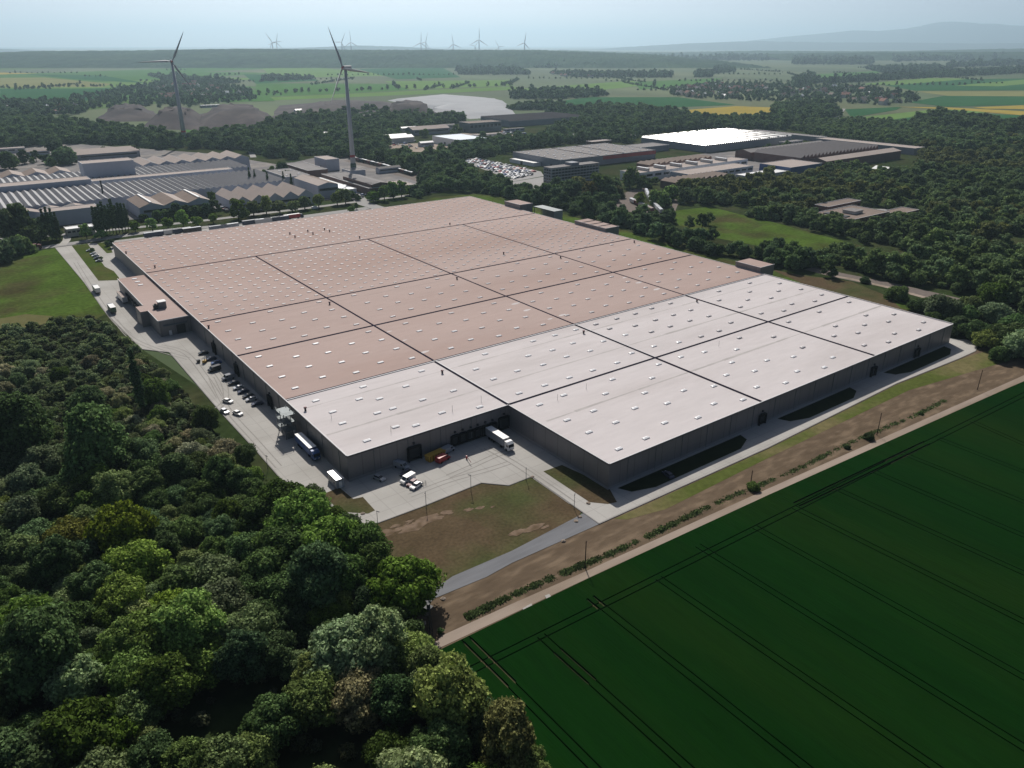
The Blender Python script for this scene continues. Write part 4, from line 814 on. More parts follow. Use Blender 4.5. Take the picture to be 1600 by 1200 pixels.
for px, py, a, b, h, lb in EX:
    x, y = at(px, py)
    if a > 30: flat('shed', lb, 'shed', x - a / 2, x + a / 2, y, y + b, h, r4.choice(['hall_wall', 'greywall', 'render']), 'white' if 'white' in lb else r4.choice(['rooftan', 'roofgrey', 'roofbrown']), doors=2, wins=4)
    else: gable('shed', lb, 'shed', x - a / 2, x + a / 2, y, y + b, h, 1, 1.6, r4.choice(['hall_wall', 'render']), 'white' if 'white' in lb else 'tile' if 'red' in lb else r4.choice(['rooftan', 'roofgrey']), axis='x')
# mounds: the white covered tip and the dark slag heaps
def mound(name, label, mat, P, h, inset, kind=None, rough=0.0, seed=1, px=True):
    Q = poly(P) if px else P; cx = sum(p[0] for p in Q) / len(Q); cy = sum(p[1] for p in Q) / len(Q); r_ = random.Random(seed); m = MB()
    R_ = []
    for i in range(len(Q)):
        a, b = Q[i], Q[(i + 1) % len(Q)]
        for k in range(4): R_.append((a[0] + (b[0] - a[0]) * k / 4, a[1] + (b[1] - a[1]) * k / 4))
    rings = []
    for s, z in ((0, 0), (.35, .3), (.7, .72), (.9, .93), (1, 1)):
        f = 1 - inset * s; rings.append([(cx + (x - cx) * f + r_.uniform(-rough, rough), cy + (y - cy) * f + r_.uniform(-rough, rough), h * z + r_.uniform(-rough, rough) * .35 * (z > 0)) for x, y in R_])
    n = len(R_); vs = [p for rg in rings for p in rg] + [(cx, cy, h * 1.05)]; fs = []
    for k in range(4):
        for i in range(n): fs.append((k * n + i, k * n + (i + 1) % n, (k + 1) * n + (i + 1) % n, (k + 1) * n + i))
    for i in range(n): fs.append((4 * n + i, 4 * n + (i + 1) % n, 5 * n))
    o = m.mesh(vs, fs).build(name, mt[mat], smooth=True, fix=True)
    if kind: o['kind'] = kind
    return o
mound('covered_mound', '', 'sheeting', [(735, 186), (808, 181), (793, 163), (784, 157), (745, 153), (690, 149), (606, 157), (640, 164), (672, 170), (690, 172), (672, 174)], 6, .16, 'structure', 1.0, 3)
for i, (P, h) in enumerate([([(150, 190), (255, 190), (240, 174), (200, 170), (160, 176)], 16), ([(225, 200), (310, 205), (330, 186), (290, 177), (240, 182)], 20), ([(300, 210), (440, 205), (440, 190), (410, 177), (350, 172), (310, 180)], 22), ([(420, 186), (600, 190), (690, 187), (660, 172), (600, 158), (520, 157), (440, 165)], 12), ([(590, 186), (690, 187), (680, 176), (640, 170), (600, 174)], 22)]):
    mound('slag_heap', '', 'slag', P, h, .62, 'structure', 7.0, 30 + i)
for f in [(poly([(735, 186), (808, 181), (784, 157), (606, 157)])), poly([(150, 190), (255, 190), (240, 174), (160, 176)]), poly([(300, 210), (440, 205), (410, 177), (310, 180)]), poly([(420, 186), (690, 187), (600, 158), (440, 165)])]:
    pass
# ------------------------------------------------------------------ woods beyond the hall
RECT = [(X0 - 4, X1 + 4, Y0 - 4, YF + 4)] + [(a - 5, b + 5, c - 9, d + 5) for a, b, c, d in FOOT]
NOGO = [poly(P) for P in ([(1050, 330), (1110, 322), (1160, 336), (1215, 349), (1270, 364), (1345, 384), (1345, 393), (1280, 394), (1200, 387), (1120, 372), (1060, 352)],
  [(956, 318), (962, 307), (985, 297), (1002, 290), (1012, 296), (1006, 318), (1040, 338), (1050, 322), (1052, 312), (1064, 303), (1072, 307), (1060, 318), (1062, 332), (1042, 345), (1000, 338), (965, 332)],
  [(780, 290), (850, 277), (870, 292), (872, 298), (840, 303)], [(1270, 348), (1285, 328), (1400, 326), (1445, 336), (1440, 344), (1330, 350)], [(715, 253), (745, 246), (850, 268), (850, 278), (795, 290), (772, 275)],
  [(540, 250), (600, 258), (680, 284), (690, 290), (640, 282), (560, 258)], [(760, 303), (800, 312), (840, 322), (900, 340), (960, 354), (1060, 388), (1130, 404), (1200, 420), (1300, 445), (1290, 460), (1000, 400), (700, 330)],
  [(1262, 424), (1262, 416), (1310, 427), (1390, 443), (1460, 459), (1660, 508), (1660, 522), (1460, 470), (1390, 455), (1310, 436)])]
def spread(P, spacing, rlo, rhi, n=99999, z=0.0, use_nogo=True, seed=1):
    rr = random.Random(seed); Q = poly(P); ax, bx = min(p[0] for p in Q), max(p[0] for p in Q); ay, by = min(p[1] for p in Q), max(p[1] for p in Q); o = []
    y = ay
    while y < by:
        x = ax
        while x < bx:
            a, b = x + rr.uniform(-.5, .5) * spacing, y + rr.uniform(-.5, .5) * spacing; x += spacing
            if not inside(a, b, Q): continue
            if any(r[0] < a < r[1] and r[2] < b < r[3] for r in RECT): continue
            if use_nogo and any(inside(a, b, q) for q in NOGO): continue
            R_ = rr.uniform(rlo, rhi) * (1.25 if rr.random() < .12 else 1); o.append((a, b, z, R_))
        y += spacing
    return o
def yard_trees():
    for P, n_, a, b_ in (([(0, 250), (110, 252), (108, 262), (0, 262)], 8, 3, 5), ([(395, 268), (445, 262), (470, 300), (430, 320), (390, 300)], 10, 3, 5), ([(500, 296), (600, 296), (640, 300), (600, 315), (520, 312)], 14, 2.5, 4.5), ([(560, 240), (640, 262), (690, 285), (660, 290), (600, 268)], 16, 3, 5.5), ([(600, 205), (700, 200), (760, 206), (700, 216), (610, 214)], 16, 3, 6), ([(985, 282), (1060, 287), (1120, 280), (1110, 288), (1000, 296)], 10, 3, 5), ([(1180, 240), (1260, 232), (1270, 250), (1200, 256)], 14, 3, 6), ([(800, 240), (850, 252), (860, 262), (810, 250)], 6, 2.5, 4), ([(230, 335), (330, 326), (345, 335), (240, 345)], 12, 2.5, 4)):
        Q = poly(P); ax, bx = min(p[0] for p in Q), max(p[0] for p in Q); ay, by = min(p[1] for p in Q), max(p[1] for p in Q); i = 0; tr = 0
        while i < n_ and tr < 900:
            tr += 1; x, y = rnd.uniform(ax, bx), rnd.uniform(ay, by)
            if inside(x, y, Q) and not any(r[0] < x < r[1] and r[2] < y < r[3] for r in RECT[1:]) and not any(inside(x, y, q) for q in NOGO[4:6]): pts_y.append((x, y, 0, rnd.uniform(a, b_))); i += 1
pts_y = []; yard_trees()
# a few mid-distance trees first: they lend their crowns to the woods
street = []
def mid(px, py, wpx, kd, col, lab, grp, name='tree', cat='tree', mesh='small', lift=None):
    if lift is None: lift = .4 if wpx < 21 else .1
    z = 5.0
    for _ in range(3):
        r = px_r(px, py, wpx, z); z = {'round': 1.15, 'tall': 1.5, 'column': 3.4, 'bush': .6, 'small': 1.1, 'cone': 1.6}[kd] * r
    x, y = at(px, py, z)
    t = tree(x, y, r, kd, col, name, lab, cat, grp, lift, mesh); street.append(t); return t
for px, py, wpx in ((134, 364, 14), (157, 362, 15), (210, 353, 14), (237, 352, 15), (261, 346, 16), (285, 344, 16), (308, 342, 16), (332, 340, 14)):
    mid(px, py, wpx, 'small', 'fresh', 'small bright green round tree in the row behind the perimeter road', 'small trees along the perimeter road', 'street_tree')
for px, py, wpx in ((395, 324, 20), (415, 322, 19), (436, 321, 20), (456, 319, 20), (475, 315, 19), (497, 312, 19), (526, 308, 20), (539, 307, 19)):
    mid(px, py, wpx, 'small', 'olive', 'olive green street tree along the pale public road behind the warehouse', 'street trees along the public road', 'street_tree')
for px, py, wpx in ((583, 305, 18), (600, 302, 19), (614, 298, 19), (627, 297, 18), (640, 294, 18)):
    mid(px, py, wpx, 'small', 'fresh', 'light green street tree right of the road junction', 'street trees right of the junction', 'street_tree')
mid(371, 325, 26, 'round', 'green', 'big dark round tree by the works entrance on the public road', None, 'tree', 'tree', 'small')
mid(548, 325, 12, 'small', 'fresh', 'small fresh green tree on the grass behind the far roof edge', None, 'tree', 'tree', 'small')
mid(557, 323, 8, 'small', 'green', 'thin little tree beside the fresh green one behind the far roof edge', None, 'tree', 'tree', 'small')
for i in range(11): mid(147 + i * 4.9, 341 - i * .7, 12.5 + rnd.uniform(-1, 1), 'column', 'dark', 'tall dark poplar in the dense row before the white office', 'poplars in the dense row', 'poplar', 'tree', 'column', .3)
for px, py in ((68, 346), (75, 346), (82, 347), (88, 348)): mid(px, py, 12, 'column', 'dark', 'tall dark poplar in the clump left of the small white office', 'poplars left of the white office', 'poplar', 'tree', 'column', .3)
for px, py, wpx in ((32, 345, 30), (50, 342, 24), (5, 372, 34), (28, 370, 30), (48, 362, 22), (10, 352, 28), (60, 365, 20), (-5, 385, 30), (72, 363, 16), (86, 364, 14)):
    mid(px, py, wpx, 'round', 'mid', 'dark leafy tree at the left picture edge above the perimeter road', 'dark trees at the left picture edge', 'tree', 'tree', 'small')
for px, py, wpx in ((390, 277, 8.9), (398, 276, 8.9), (418, 281, 8.5), (441, 262, 16), (448, 270, 14), (443, 281, 8.5), (455, 283, 8.5)):
    mid(px, py, wpx, 'column' if wpx < 9 else 'tall', 'dark', 'dark narrow tree between the sawtooth works and the gabled halls', 'narrow trees between the works halls', 'tree', 'tree', 'column' if wpx < 9 else 'small')
for px, py, wpx in ((311, 298, 12), (330, 306, 14), (322, 328, 14), (335, 325, 16), (245, 335, 14), (258, 333, 14), (275, 330, 16), (290, 328, 16), (306, 326, 15), (225, 337, 12), (96, 232, 30), (36, 246, 12), (55, 244, 10), (72, 244, 14), (10, 243, 24), (160, 232, 7), (214, 235, 6), (84, 228, 18)):
    mid(px, py, wpx, 'small', rnd.choice(['mid', 'dark', 'green']), 'dark green tree standing among the works halls left of the turbines', 'trees among the works halls', 'tree', 'tree', 'small')
for px, py, wpx in ((985, 277, 26), (935, 290, 34), (952, 283, 34), (905, 282, 26), (965, 292, 26), (922, 300, 26), (900, 300, 20)):
    mid(px, py, wpx, 'round', rnd.choice(['green', 'mid', 'gold' if wpx == 26 else 'green']), 'big leafy tree in the clump right of the office block', 'big trees right of the office block', 'tree', 'tree', 'small')
for px, py, wpx in ((1033, 300, 34), (1047, 296, 26), (1000, 312, 16)): mid(px, py, wpx, 'round', 'yellow', 'yellow-green tree between the curving rail tracks', 'yellow-green trees between the rail tracks', 'tree', 'tree', 'small')
for px, py, wpx in ((1068, 292, 8), (1093, 283, 9), (1106, 288, 8), (1140, 284, 8), (1154, 284, 7), (1240, 275, 8)): mid(px, py, wpx, 'cone', 'dark', 'dark pointed conifer in front of the white works halls', 'conifers before the white works halls', 'conifer', 'tree', 'cone', .1)
for px, py, wpx in ((1078, 345, 16), (1098, 345, 18), (1108, 340, 14), (1060, 358, 18), (1075, 365, 22), (1095, 362, 24), (1112, 365, 18), (1240, 385, 20), (1222, 380, 14), (1282, 402, 18)): mid(px, py, wpx, 'tall', 'mid', 'dark slender tree standing at the edge of the clearing meadow', 'slender trees at the clearing meadow', 'tree', 'tree', 'small')
for px, py, wpx, lab in ((1352, 437, 13, 'single dark round bush on the grass beside the old railway path'), (1402, 457, 28, 'big dark round bush on the bare verge beside the warehouse right edge')): mid(px, py, wpx, 'bush', 'mid', lab, None, 'bush', 'bush', 'bush', .1)
for px, py, wpx in ((1438, 470, 22), (1475, 468, 42), (1510, 480, 30), (1465, 488, 24), (1500, 500, 30), (1530, 505, 34), (1560, 490, 34), (1580, 525, 44), (1545, 530, 30), (1610, 520, 50), (1565, 545, 24), (1520, 480, 30), (1590, 500, 40), (1450, 475, 16)):
    mid(px, py, wpx, rnd.choice(['round', 'bush']), rnd.choice(['olive', 'mid', 'green', 'grey']), 'leafy tree in the clump beyond the warehouse right corner', 'trees beyond the right corner of the warehouse', 'tree', 'tree', 'bush', .2)
mid(1555, 452, 34, 'round', 'green', 'large rounded green tree beside the old railway near the right picture edge', None, 'tree', 'tree', 'round')
src = [next(c for c in t.children if c.name.startswith('crown') and c.data == m) for m in CR['small'][:5] for t in street if any(c.data == m for c in t.children)][:0]
for m in CR['small']:
    for t in street:
        c = [c for c in t.children if c.data == m]
        if c: src.append(c[0]); break
FARSRC = []
for i, m in enumerate(CR['far']):
    t = tree(*at(405 + i * 14, 147 - i * .4, 0), 6.5, 'small', 'mid', 'roadside_tree', 'small dark tree in the long row across the far fields', 'tree', 'trees in the row across the far fields', .3, 'far'); FARSRC.append([c for c in t.children if c.data.name.startswith('crown')][0])
    FARSRC[-1].data = m
for i in range(4, 30):
    tree(*at(405 + i * 13.6 + rnd.uniform(-4, 4), 147 - i * .44, 0), rnd.uniform(5, 7.5), 'small', 'mid', 'roadside_tree', 'small dark tree in the long row across the far fields', 'tree', 'trees in the row across the far fields', .3, 'far')
for i in range(13):
    tree(*at(2 + i * 13 + rnd.uniform(-3, 3), 138 - i * .2, 0), rnd.uniform(4.5, 6.5), 'small', 'mid', 'roadside_tree', 'small dark tree along the pale strip of the far left fields', 'tree', 'trees along the far left fields', .3, 'far')
W_mid = [(590, 246), (650, 250), (700, 238), (720, 226), (790, 221), (845, 218), (870, 198), (1000, 194), (1000, 213), (985, 225), (940, 221), (880, 226), (800, 236), (765, 246), (735, 251), (715, 258), (745, 277), (775, 286), (800, 294), (840, 300), (872, 298), (890, 300), (930, 306), (960, 312), (955, 330), (990, 345), (1030, 340), (1060, 335), (1055, 345), (1000, 362), (1090, 385), (1130, 396), (1130, 407), (1060, 392), (990, 372), (960, 352), (900, 338), (840, 321), (790, 309), (740, 301), (690, 299), (650, 312), (640, 300), (660, 290)]
W_back = [(-140, 240), (-140, 184), (60, 188), (150, 200), (230, 212), (290, 218), (430, 202), (440, 188), (590, 178), (640, 188), (600, 240), (650, 255), (640, 264), (560, 250), (480, 242), (455, 250), (430, 247), (395, 240), (370, 234), (230, 232), (210, 226), (120, 226), (0, 232)]
W_edge = [(1060, 390), (1130, 396), (1200, 402), (1240, 404), (1290, 412), (1305, 434), (1262, 430), (1205, 418), (1150, 402)]
W_right = [(1062, 330), (1055, 305), (1075, 292), (1140, 286), (1250, 274), (1300, 263), (1370, 268), (1424, 272), (1445, 250), (1420, 238), (1445, 232), (1480, 225), (1900, 215), (1900, 640), (1720, 560), (1640, 520), (1560, 480), (1500, 462), (1450, 448), (1380, 436), (1340, 424), (1300, 412), (1270, 400), (1290, 396), (1350, 390), (1340, 372), (1270, 362), (1215, 347), (1160, 336), (1110, 323), (1075, 325)]
W_scrub = [(1262, 192), (1320, 188), (1430, 192), (1560, 197), (1900, 190), (1900, 230), (1440, 231), (1370, 224), (1275, 212), (1230, 202)]
clumps = [[(1430, 190), (1480, 183), (1560, 195), (1620, 205), (1620, 215), (1540, 206), (1440, 200)], [(1540, 200), (1700, 205), (1700, 222), (1540, 214)]]
back2 = [[(890, 190), (920, 170), (980, 168), (1060, 180), (1100, 188), (1110, 200), (1000, 212), (900, 206)], [(1100, 192), (1190, 186), (1230, 190), (1228, 204), (1110, 203)], [(1205, 168), (1300, 164), (1312, 182), (1265, 192), (1210, 190)], [(790, 172), (850, 164), (890, 173), (900, 178), (850, 172)], [(560, 196), (640, 182), (720, 186), (730, 192), (640, 202), (590, 206)], [(1440, 232), (1500, 222), (1640, 226), (1640, 240), (1450, 244)]]
pts = spread(W_mid, 8.2, 3.6, 6.4, seed=2) + spread(W_edge, 7, 3.0, 5.5, seed=3) + spread(W_back, 10.5, 4.5, 8.0, seed=4)
for i, P in enumerate(back2): pts += spread(P, 11, 4.5, 8, seed=20 + i)
scatter('yard_trees', pts_y, src, C_['green'], 'scattered bushy trees in the yards between the works buildings')
scatter('woodland', pts, src, (0.090, 0.160, 0.050), 'dark green belts of trees around the works and behind the warehouse')
pr = [p for p in spread(W_right, 8.0, 2.6, 6.8, seed=5) if math.sin(p[0] * .043 + 2 * math.sin(p[1] * .013)) + math.sin(p[1] * .037 + 1.7 * math.sin(p[0] * .011)) < 1.45]; 
pa = [p for p in pr if math.sin(p[0] * .021 + 1) + math.sin(p[1] * .017) + math.sin((p[0] + p[1]) * .05) < .55]; pb = [p for p in pr if p not in set(pa)]
scatter('right_wood', pa, src, (0.105, 0.168, 0.050), 'broad dark green wood right of the warehouse')
scatter('right_wood', pb, src, (0.135, 0.162, 0.044), 'olive and yellowish tree groups within the wood right of the warehouse')
pc = spread(W_scrub, 9, 2.6, 5.0, seed=6)
scatter('young_wood', pc, src, (0.13, 0.21, 0.065), 'light green young wood behind the works at upper right')
pd_ = []
for i, P in enumerate(clumps): pd_ += spread(P, 10, 5, 8.5, seed=40 + i)
scatter('tree_clump', pd_, src, C_['mid'], 'dark tall tree clumps at the edge of the young wood')
if wood_rest: scatter('wood_bushes', [(x, y, 0, r * .9) for x, y, r in wood_rest], src, C_['grey'], 'small trees filling the near wood between the bigger ones')
ug = []
while len(ug) < 4200:
    x, y = rnd.uniform(x0, x1), rnd.uniform(y0, y1)
    if inside(x, y, woodP) and not inside(x, y, hole2) and (not inside(x, y, holeP) or rnd.random() < .12): ug.append((x, y, 0, rnd.uniform(.7, 2.1)))
scatter('undergrowth', ug, src, (0.075, 0.088, 0.040), 'low undergrowth between the trees of the near wood')
# hedgerows, copses and village trees far out
farP = [([(800, 148), (860, 143), (940, 145), (950, 150), (880, 155), (800, 155)], 16, 6, 10), ([(1238, 125), (1270, 118), (1282, 130), (1240, 136)], 16, 7, 11), ([(1085, 114), (1112, 113), (1112, 121), (1086, 121)], 16, 7, 10), ([(1115, 108), (1135, 106), (1150, 112), (1115, 116)], 20, 7, 10),
 ([(1040, 139), (1130, 130), (1200, 132), (1330, 135), (1430, 150), (1440, 160), (1380, 166), (1300, 160), (1260, 165), (1200, 159), (1100, 156), (1050, 150)], 27, 4, 7.5), ([(120, 152), (250, 128), (330, 130), (390, 140), (402, 156), (300, 168), (150, 170), (90, 172)], 26, 4, 8), ([(-60, 162), (90, 160), (140, 170), (130, 178), (0, 190), (-60, 190)], 16, 5, 9), ([(410, 120), (490, 122), (492, 125), (410, 128)], 24, 6, 9),
 ([(1280, 128), (1400, 119), (1600, 107), (1660, 105), (1660, 112), (1400, 125), (1290, 132)], 22, 7, 11), ([(1240, 91), (1362, 91), (1362, 101), (1240, 101)], 40, 12, 20), ([(710, 109), (800, 108), (832, 117), (720, 117)], 24, 8, 12), ([(860, 115), (1050, 117), (1048, 122), (900, 121)], 24, 8, 12), ([(1350, 108), (1460, 104), (1500, 112), (1380, 114)], 26, 8, 12),
 ([(230, 118), (300, 122), (380, 130), (340, 132), (260, 126)], 22, 6, 10), ([(1480, 102), (1640, 96), (1640, 101), (1480, 106)], 40, 10, 18), ([(900, 93), (1200, 90), (1200, 95), (900, 97)], 70, 14, 24), ([(1390, 93), (1640, 88), (1640, 93), (1400, 97)], 70, 14, 24), ([(830, 104), (1000, 101), (1000, 104), (830, 107)], 45, 9, 15), ([(940, 176), (880, 172), (850, 178), (880, 186), (940, 188)], 12, 5, 8)]
fp = []
for i, (P, sp, a, b) in enumerate(farP): fp += spread(P, sp, a, b, use_nogo=False, seed=60 + i)
rr = random.Random(5)
for _ in range(60):                                          # hedgerows along field edges
    px, py = rr.uniform(-40, 1640), 84 + 66 * rr.random() ** 1.3; x, y = at(px, py); a = rr.choice([YAW + .3, YAW + .3 + 1.57]) + rr.uniform(-.2, .2); n = rr.randrange(4, 30); st_ = 13 + math.hypot(x, y) / 400
    for k in range(n): fp.append((x + math.cos(a) * k * st_ + rr.uniform(-3, 3), y + math.sin(a) * k * st_ + rr.uniform(-3, 3), 0, rr.uniform(3, 6)))
scatter('far_trees', fp, FARSRC, (0.065, 0.125, 0.045), 'dark copses, hedgerows and village trees scattered over the far plain')
# ------------------------------------------------------------------ vehicles
ZC = .10
def wheel(t, x, y, r, w_=.25): return MB().tube((x, y - w_ / 2, r), (x, y + w_ / 2, r), r, r, 12).build('wheel', mt['black'], t)
def car(px, py, rz, paint, label, group=None, van=False, z=ZC, xy=None, small=None):
    x, y = xy or at(px, py, z + .7); t = thing('car' if not van else 'van', label, 'car' if not van else 'van', (x, y, z), rz, group); b = MB(); s = 1.0 if not van else 1.15
    if not van:
        b.prof([(-2.2, .3), (2.2, .3), (2.2, .62), (2.0, .82), (1.0, .98), (-2.0, 1.0), (-2.2, .8)], -.87, .87); b.build('body', mt[paint], t)
        c = MB(); c.mesh([(-1.75, -.8, .98), (1.15, -.8, .98), (1.15, .8, .98), (-1.75, .8, .98), (-1.3, -.62, 1.42), (.35, -.62, 1.42), (.35, .62, 1.42), (-1.3, .62, 1.42)], [(0, 1, 5, 4), (1, 2, 6, 5), (2, 3, 7, 6), (3, 0, 4, 7)]); c.build('glazing', mt['glass'], t)
        MB().box(-1.32, .37, -.63, .63, 1.42, 1.47).build('roof', mt[paint], t)
    else:
        b.prof([(-2.6, .35), (2.6, .35), (2.6, .9), (2.3, 1.15), (1.75, 1.25), (1.2, 2.2), (-2.6, 2.25)], -.98, .98); b.build('body', mt[paint], t)
        c = MB(); c.mesh([(1.78, -.8, 1.28), (1.78, .8, 1.28), (1.3, .8, 2.1), (1.3, -.8, 2.1)], [(0, 1, 2, 3)]); c.box(.5, 1.3, -1.0, -.985, 1.35, 2.0).box(.5, 1.3, .985, 1.0, 1.35, 2.0); c.build('windscreen', mt['glass'], t)
    for sx in (-1.35, 1.35):
        for sy in (-.8, .8): wheel(t, sx * s, sy * s, .32 * s)
    for sy in (-.6, .6): MB().box(2.2 * (1.18 if van else 1) - .03, 2.2 * (1.18 if van else 1) + .03, sy - .16, sy + .16, .6, .76).build('headlight', mt['dome'], t)
    return t
def cab(t, x, paint, h=3.4):
    MB().prof([(x, .5), (x + 2.2, .5), (x + 2.3, 1.6), (x + 2.05, 2.7), (x + 1.2, h), (x, h)], -1.22, 1.22).build('cab', mt[paint], t)
    MB().mesh([(x + 2.32, -1.1, 1.62), (x + 2.32, 1.1, 1.62), (x + 2.09, 1.1, 2.62), (x + 2.09, -1.1, 2.62)], [(0, 1, 2, 3)]).box(x + 1.0, x + 1.9, -1.25, -1.225, 1.7, 2.5).box(x + 1.0, x + 1.9, 1.225, 1.25, 1.7, 2.5).build('windscreen', mt['glass'], t)
    for sy in (-.7, .7): MB().box(x + 2.24, x + 2.33, sy - .25, sy + .25, .8, 1.05).build('headlight', mt['dome'], t)
def lorry(px, py, rz, side, roof, cabc, label, L=13.6, tractor=True, h=4.0, group=None, z=ZC, zc=2.5, name='lorry', xy=None):
    x, y = at(px, py, zc); t = thing(name, label, 'lorry' if tractor else 'trailer', (*(xy or (x, y)), z), rz, group)
    MB().box(-L / 2, L / 2, -1.25, 1.25, 1.15, h - .06, 0).build('trailer_box' if L > 9 else 'cargo_box', mt[side], t); MB().box(-L / 2 - .02, L / 2 + .02, -1.28, 1.28, h - .06, h).build('roof', mt[roof], t)
    MB().box(-L / 2 + .2, L / 2 - .2, -.9, .9, .75, 1.15).build('chassis', mt['dark'], t)
    for i in range(3 if L > 9 else 1):
        for sy in (-1.05, 1.05): wheel(t, -L / 2 + 2 + i * 1.3, sy, .5, .35)
    if tractor:
        cab(t, L / 2 + .6, cabc)
        for sx in ((L / 2 + 1.6, L / 2 - 1.4) if L > 9 else (L / 2 + 1.6,)):
            for sy in (-1.05, 1.05): wheel(t, sx, sy, .5, .35)
    else:
        for sy in (-.9, .9): MB().box(L / 2 - 2.4, L / 2 - 2.2, sy - .1, sy + .1, 0, 1.15).build('landing_leg', mt['dark'], t)
    return t
N90 = rad(90)
lorry(151, 451, N90, 'silver', 'white', 'carblack', 'white box lorry driving on the concrete road beside the meadow', 7.5, h=3.6)
lorry(175, 481, N90, 'green', 'white', 'carblack', 'dark box lorry with white roof in the yard left of the annex', 7.5, h=3.6)
lorry(191, 464, -N90, 'silver', 'rooftan', 'white', 'long grey trailer parked along the annex loading bays', 13.6, False)
lorry(37, 387, 0.0, 'darkred', 'darkred', 'darkred', 'long dark red articulated lorry on the perimeter road at the left edge', 15, h=3.9, z=.16)
for i, (px, py, sd_, rf_, ct, lb) in enumerate(((240, 366, 'navy', 'silver', None, 'dark trailer at the left end of the trailer row behind the far roof edge'), (256, 363, 'darkred', 'white', None, 'dark red trailer with white roof second in the trailer row'), (270, 361.5, 'silver', 'white', None, 'grey trailer with pale roof third in the trailer row'), (284, 360, 'navy', 'silver', None, 'dark blue trailer fourth in the trailer row'), (300, 359, 'carblack', 'silver', None, 'black trailer right of the dark blue one in the trailer row'),
    (341, 355.5, 'greywall', 'fadedtarp', None, 'grey tarp trailer left of the pair in the middle of the row'), (359, 353, 'fadedtarp', 'silver', None, 'pale grey tarp trailer right of the pair in the middle of the row'), (392, 347, 'navy', 'fadedtarp', None, 'dark trailer standing alone right of the grey pair'), (411, 345, 'silver', 'silver', None, 'silver trailer beside the lone dark one'), (425, 343, 'greywall', 'silver', None, 'grey trailer second from the red lorry'), (438, 341.5, 'navy', 'navy', None, 'dark blue trailer next to the red lorry'))):
    lorry(px, py, .03, sd_, rf_, 'navy', lb, 13, False, group='trailers parked behind the far roof edge', z=.16)
lorry(456, 338, .06, 'red', 'white', 'navy', 'bright red lorry with white roof at the right end of the trailer row', 13, True, z=.16)
lorry(477, 688, -N90, 'blue', 'white', 'blue', 'long white-roofed trailer with blue cab along the left wall shade', 12.5, True, h=3.8, zc=3.8)
lorry(770, 687, -N90, 'silver', 'white', 'white', 'white articulated lorry backed up to a loading dock half in the sun', 10.5, True, h=3.9, zc=3.0, xy=(along(760, Y1, 2.5), 188.7))
car(627, 728, -N90 * .75, 'fadedtarp', 'grey-blue van standing in the front wall shade', van=True)
car(634, 738, rad(200), 'navy', 'dark blue car tucked in the shade behind the white van')
sk = thing('waste_container', 'rusty yellow open waste container against the front wall', 'container', (*at(680, 712, 1), ZC), rad(8)); MB().prof([(-3.2, 0), (3.2, 0), (3.6, 2.2), (-3.6, 2.2)], -1.2, 1.2).build('body', mt['yellow'], sk)
for i in range(6): MB().box(-3.0 + i * 1.15, -2.85 + i * 1.15, -1.3, -1.2, 0, 2.1).build('rib', mt['wood'], sk)
car(692, 717, rad(14), 'red', 'red van parked in front of the yellow waste container', van=True)
car(700, 703, rad(14), 'fadedtarp', 'grey van in deep shade right of the yellow waste container', van=True)
car(592, 746, -N90 * .8, 'silver', 'silver car alone in the deep shade of the front wall')
car(637, 749, rad(195), 'white', 'white van at the shade edge in front of the warehouse', van=True)
car(644.5, 754, rad(200), 'darkred', 'dark maroon car between the white van and the white car')
car(650, 758, rad(200), 'white', 'white car parked outermost on the sunny front yard')
car(356, 626, rad(-62), 'white', 'white car with dark windows standing in the middle of the concrete yard')
car(351, 642, rad(-80), 'silver', 'pale grey car at the left edge of the concrete yard', van=False)
car(371.5, 645, rad(-70), 'white', 'white car nearest the camera on the left concrete yard')
for i, (px, py, c, lb) in enumerate(((373, 605, 'silver', 'silver car leftmost in the shaded row by the left wall'), (380, 611, 'navy', 'navy car second in the shaded row by the left wall'), (388, 618, 'carblack', 'black car third in the shaded row by the left wall'), (393, 623, 'silver', 'grey car fourth in the shaded row by the left wall'), (402, 630, 'navy', 'navy car at the near end of the shaded row by the left wall'), (330, 560, 'navy', 'dark blue car left of two in the upper wall shade'), (338, 566, 'blue', 'blue car right of two in the upper wall shade'), (318, 551, 'carblack', 'black car topmost in the upper wall shade'), (365, 598, 'carblack', 'black car between the van and the shaded car row'))): car(px, py, rad(176), c, lb)
car(335, 577, rad(190), 'carblack', 'black delivery van half out of the wall shade', van=True)
car(357, 590, rad(185), 'greywall', 'grey van at the wall shade edge above the car row', van=True)
car(1044, 741, N90 * .9, 'navy', 'dark car in the shade of the long right wall')
fl = thing('forklift', 'small yellow forklift working on the sunny concrete beside the wall shade', 'forklift', (*at(320, 564, .8), ZC), rad(40)); MB().box(-1.1, .7, -.6, .6, .25, 1.1).build('body', mt['yellow'], fl); fr = MB()
for a in (-.55, .55):
    for b in (-.9, .5): fr.box(b - .05, b + .05, a - .05, a + .05, 1.1, 2.2)
fr.box(-.95, .55, -.6, .6, 2.2, 2.28); fr.build('cage', mt['dark'], fl); MB().box(.75, .9, -.45, -.3, .1, 2.8).box(.75, .9, .3, .45, .1, 2.8).build('mast', mt['dark'], fl); MB().box(.9, 2.0, -.4, -.28, .12, .18).box(.9, 2.0, .28, .4, .12, .18).build('fork', mt['steel'], fl)
for sx in (-.7, .5):
    for sy in (-.6, .6): wheel(fl, sx, sy, .3, .2)
bn = thing('waste_bin', 'single dark wheeled bin on the concrete left of the forklift', 'bin', (*at(310, 565, .5), ZC)); MB().prof([(-.6, .15), (.6, .15), (.75, 1.2), (-.75, 1.2)], -.6, .6).build('body', mt['carblack'], bn); MB().box(-.8, .8, -.65, .65, 1.2, 1.3).build('lid', mt['dark'], bn)
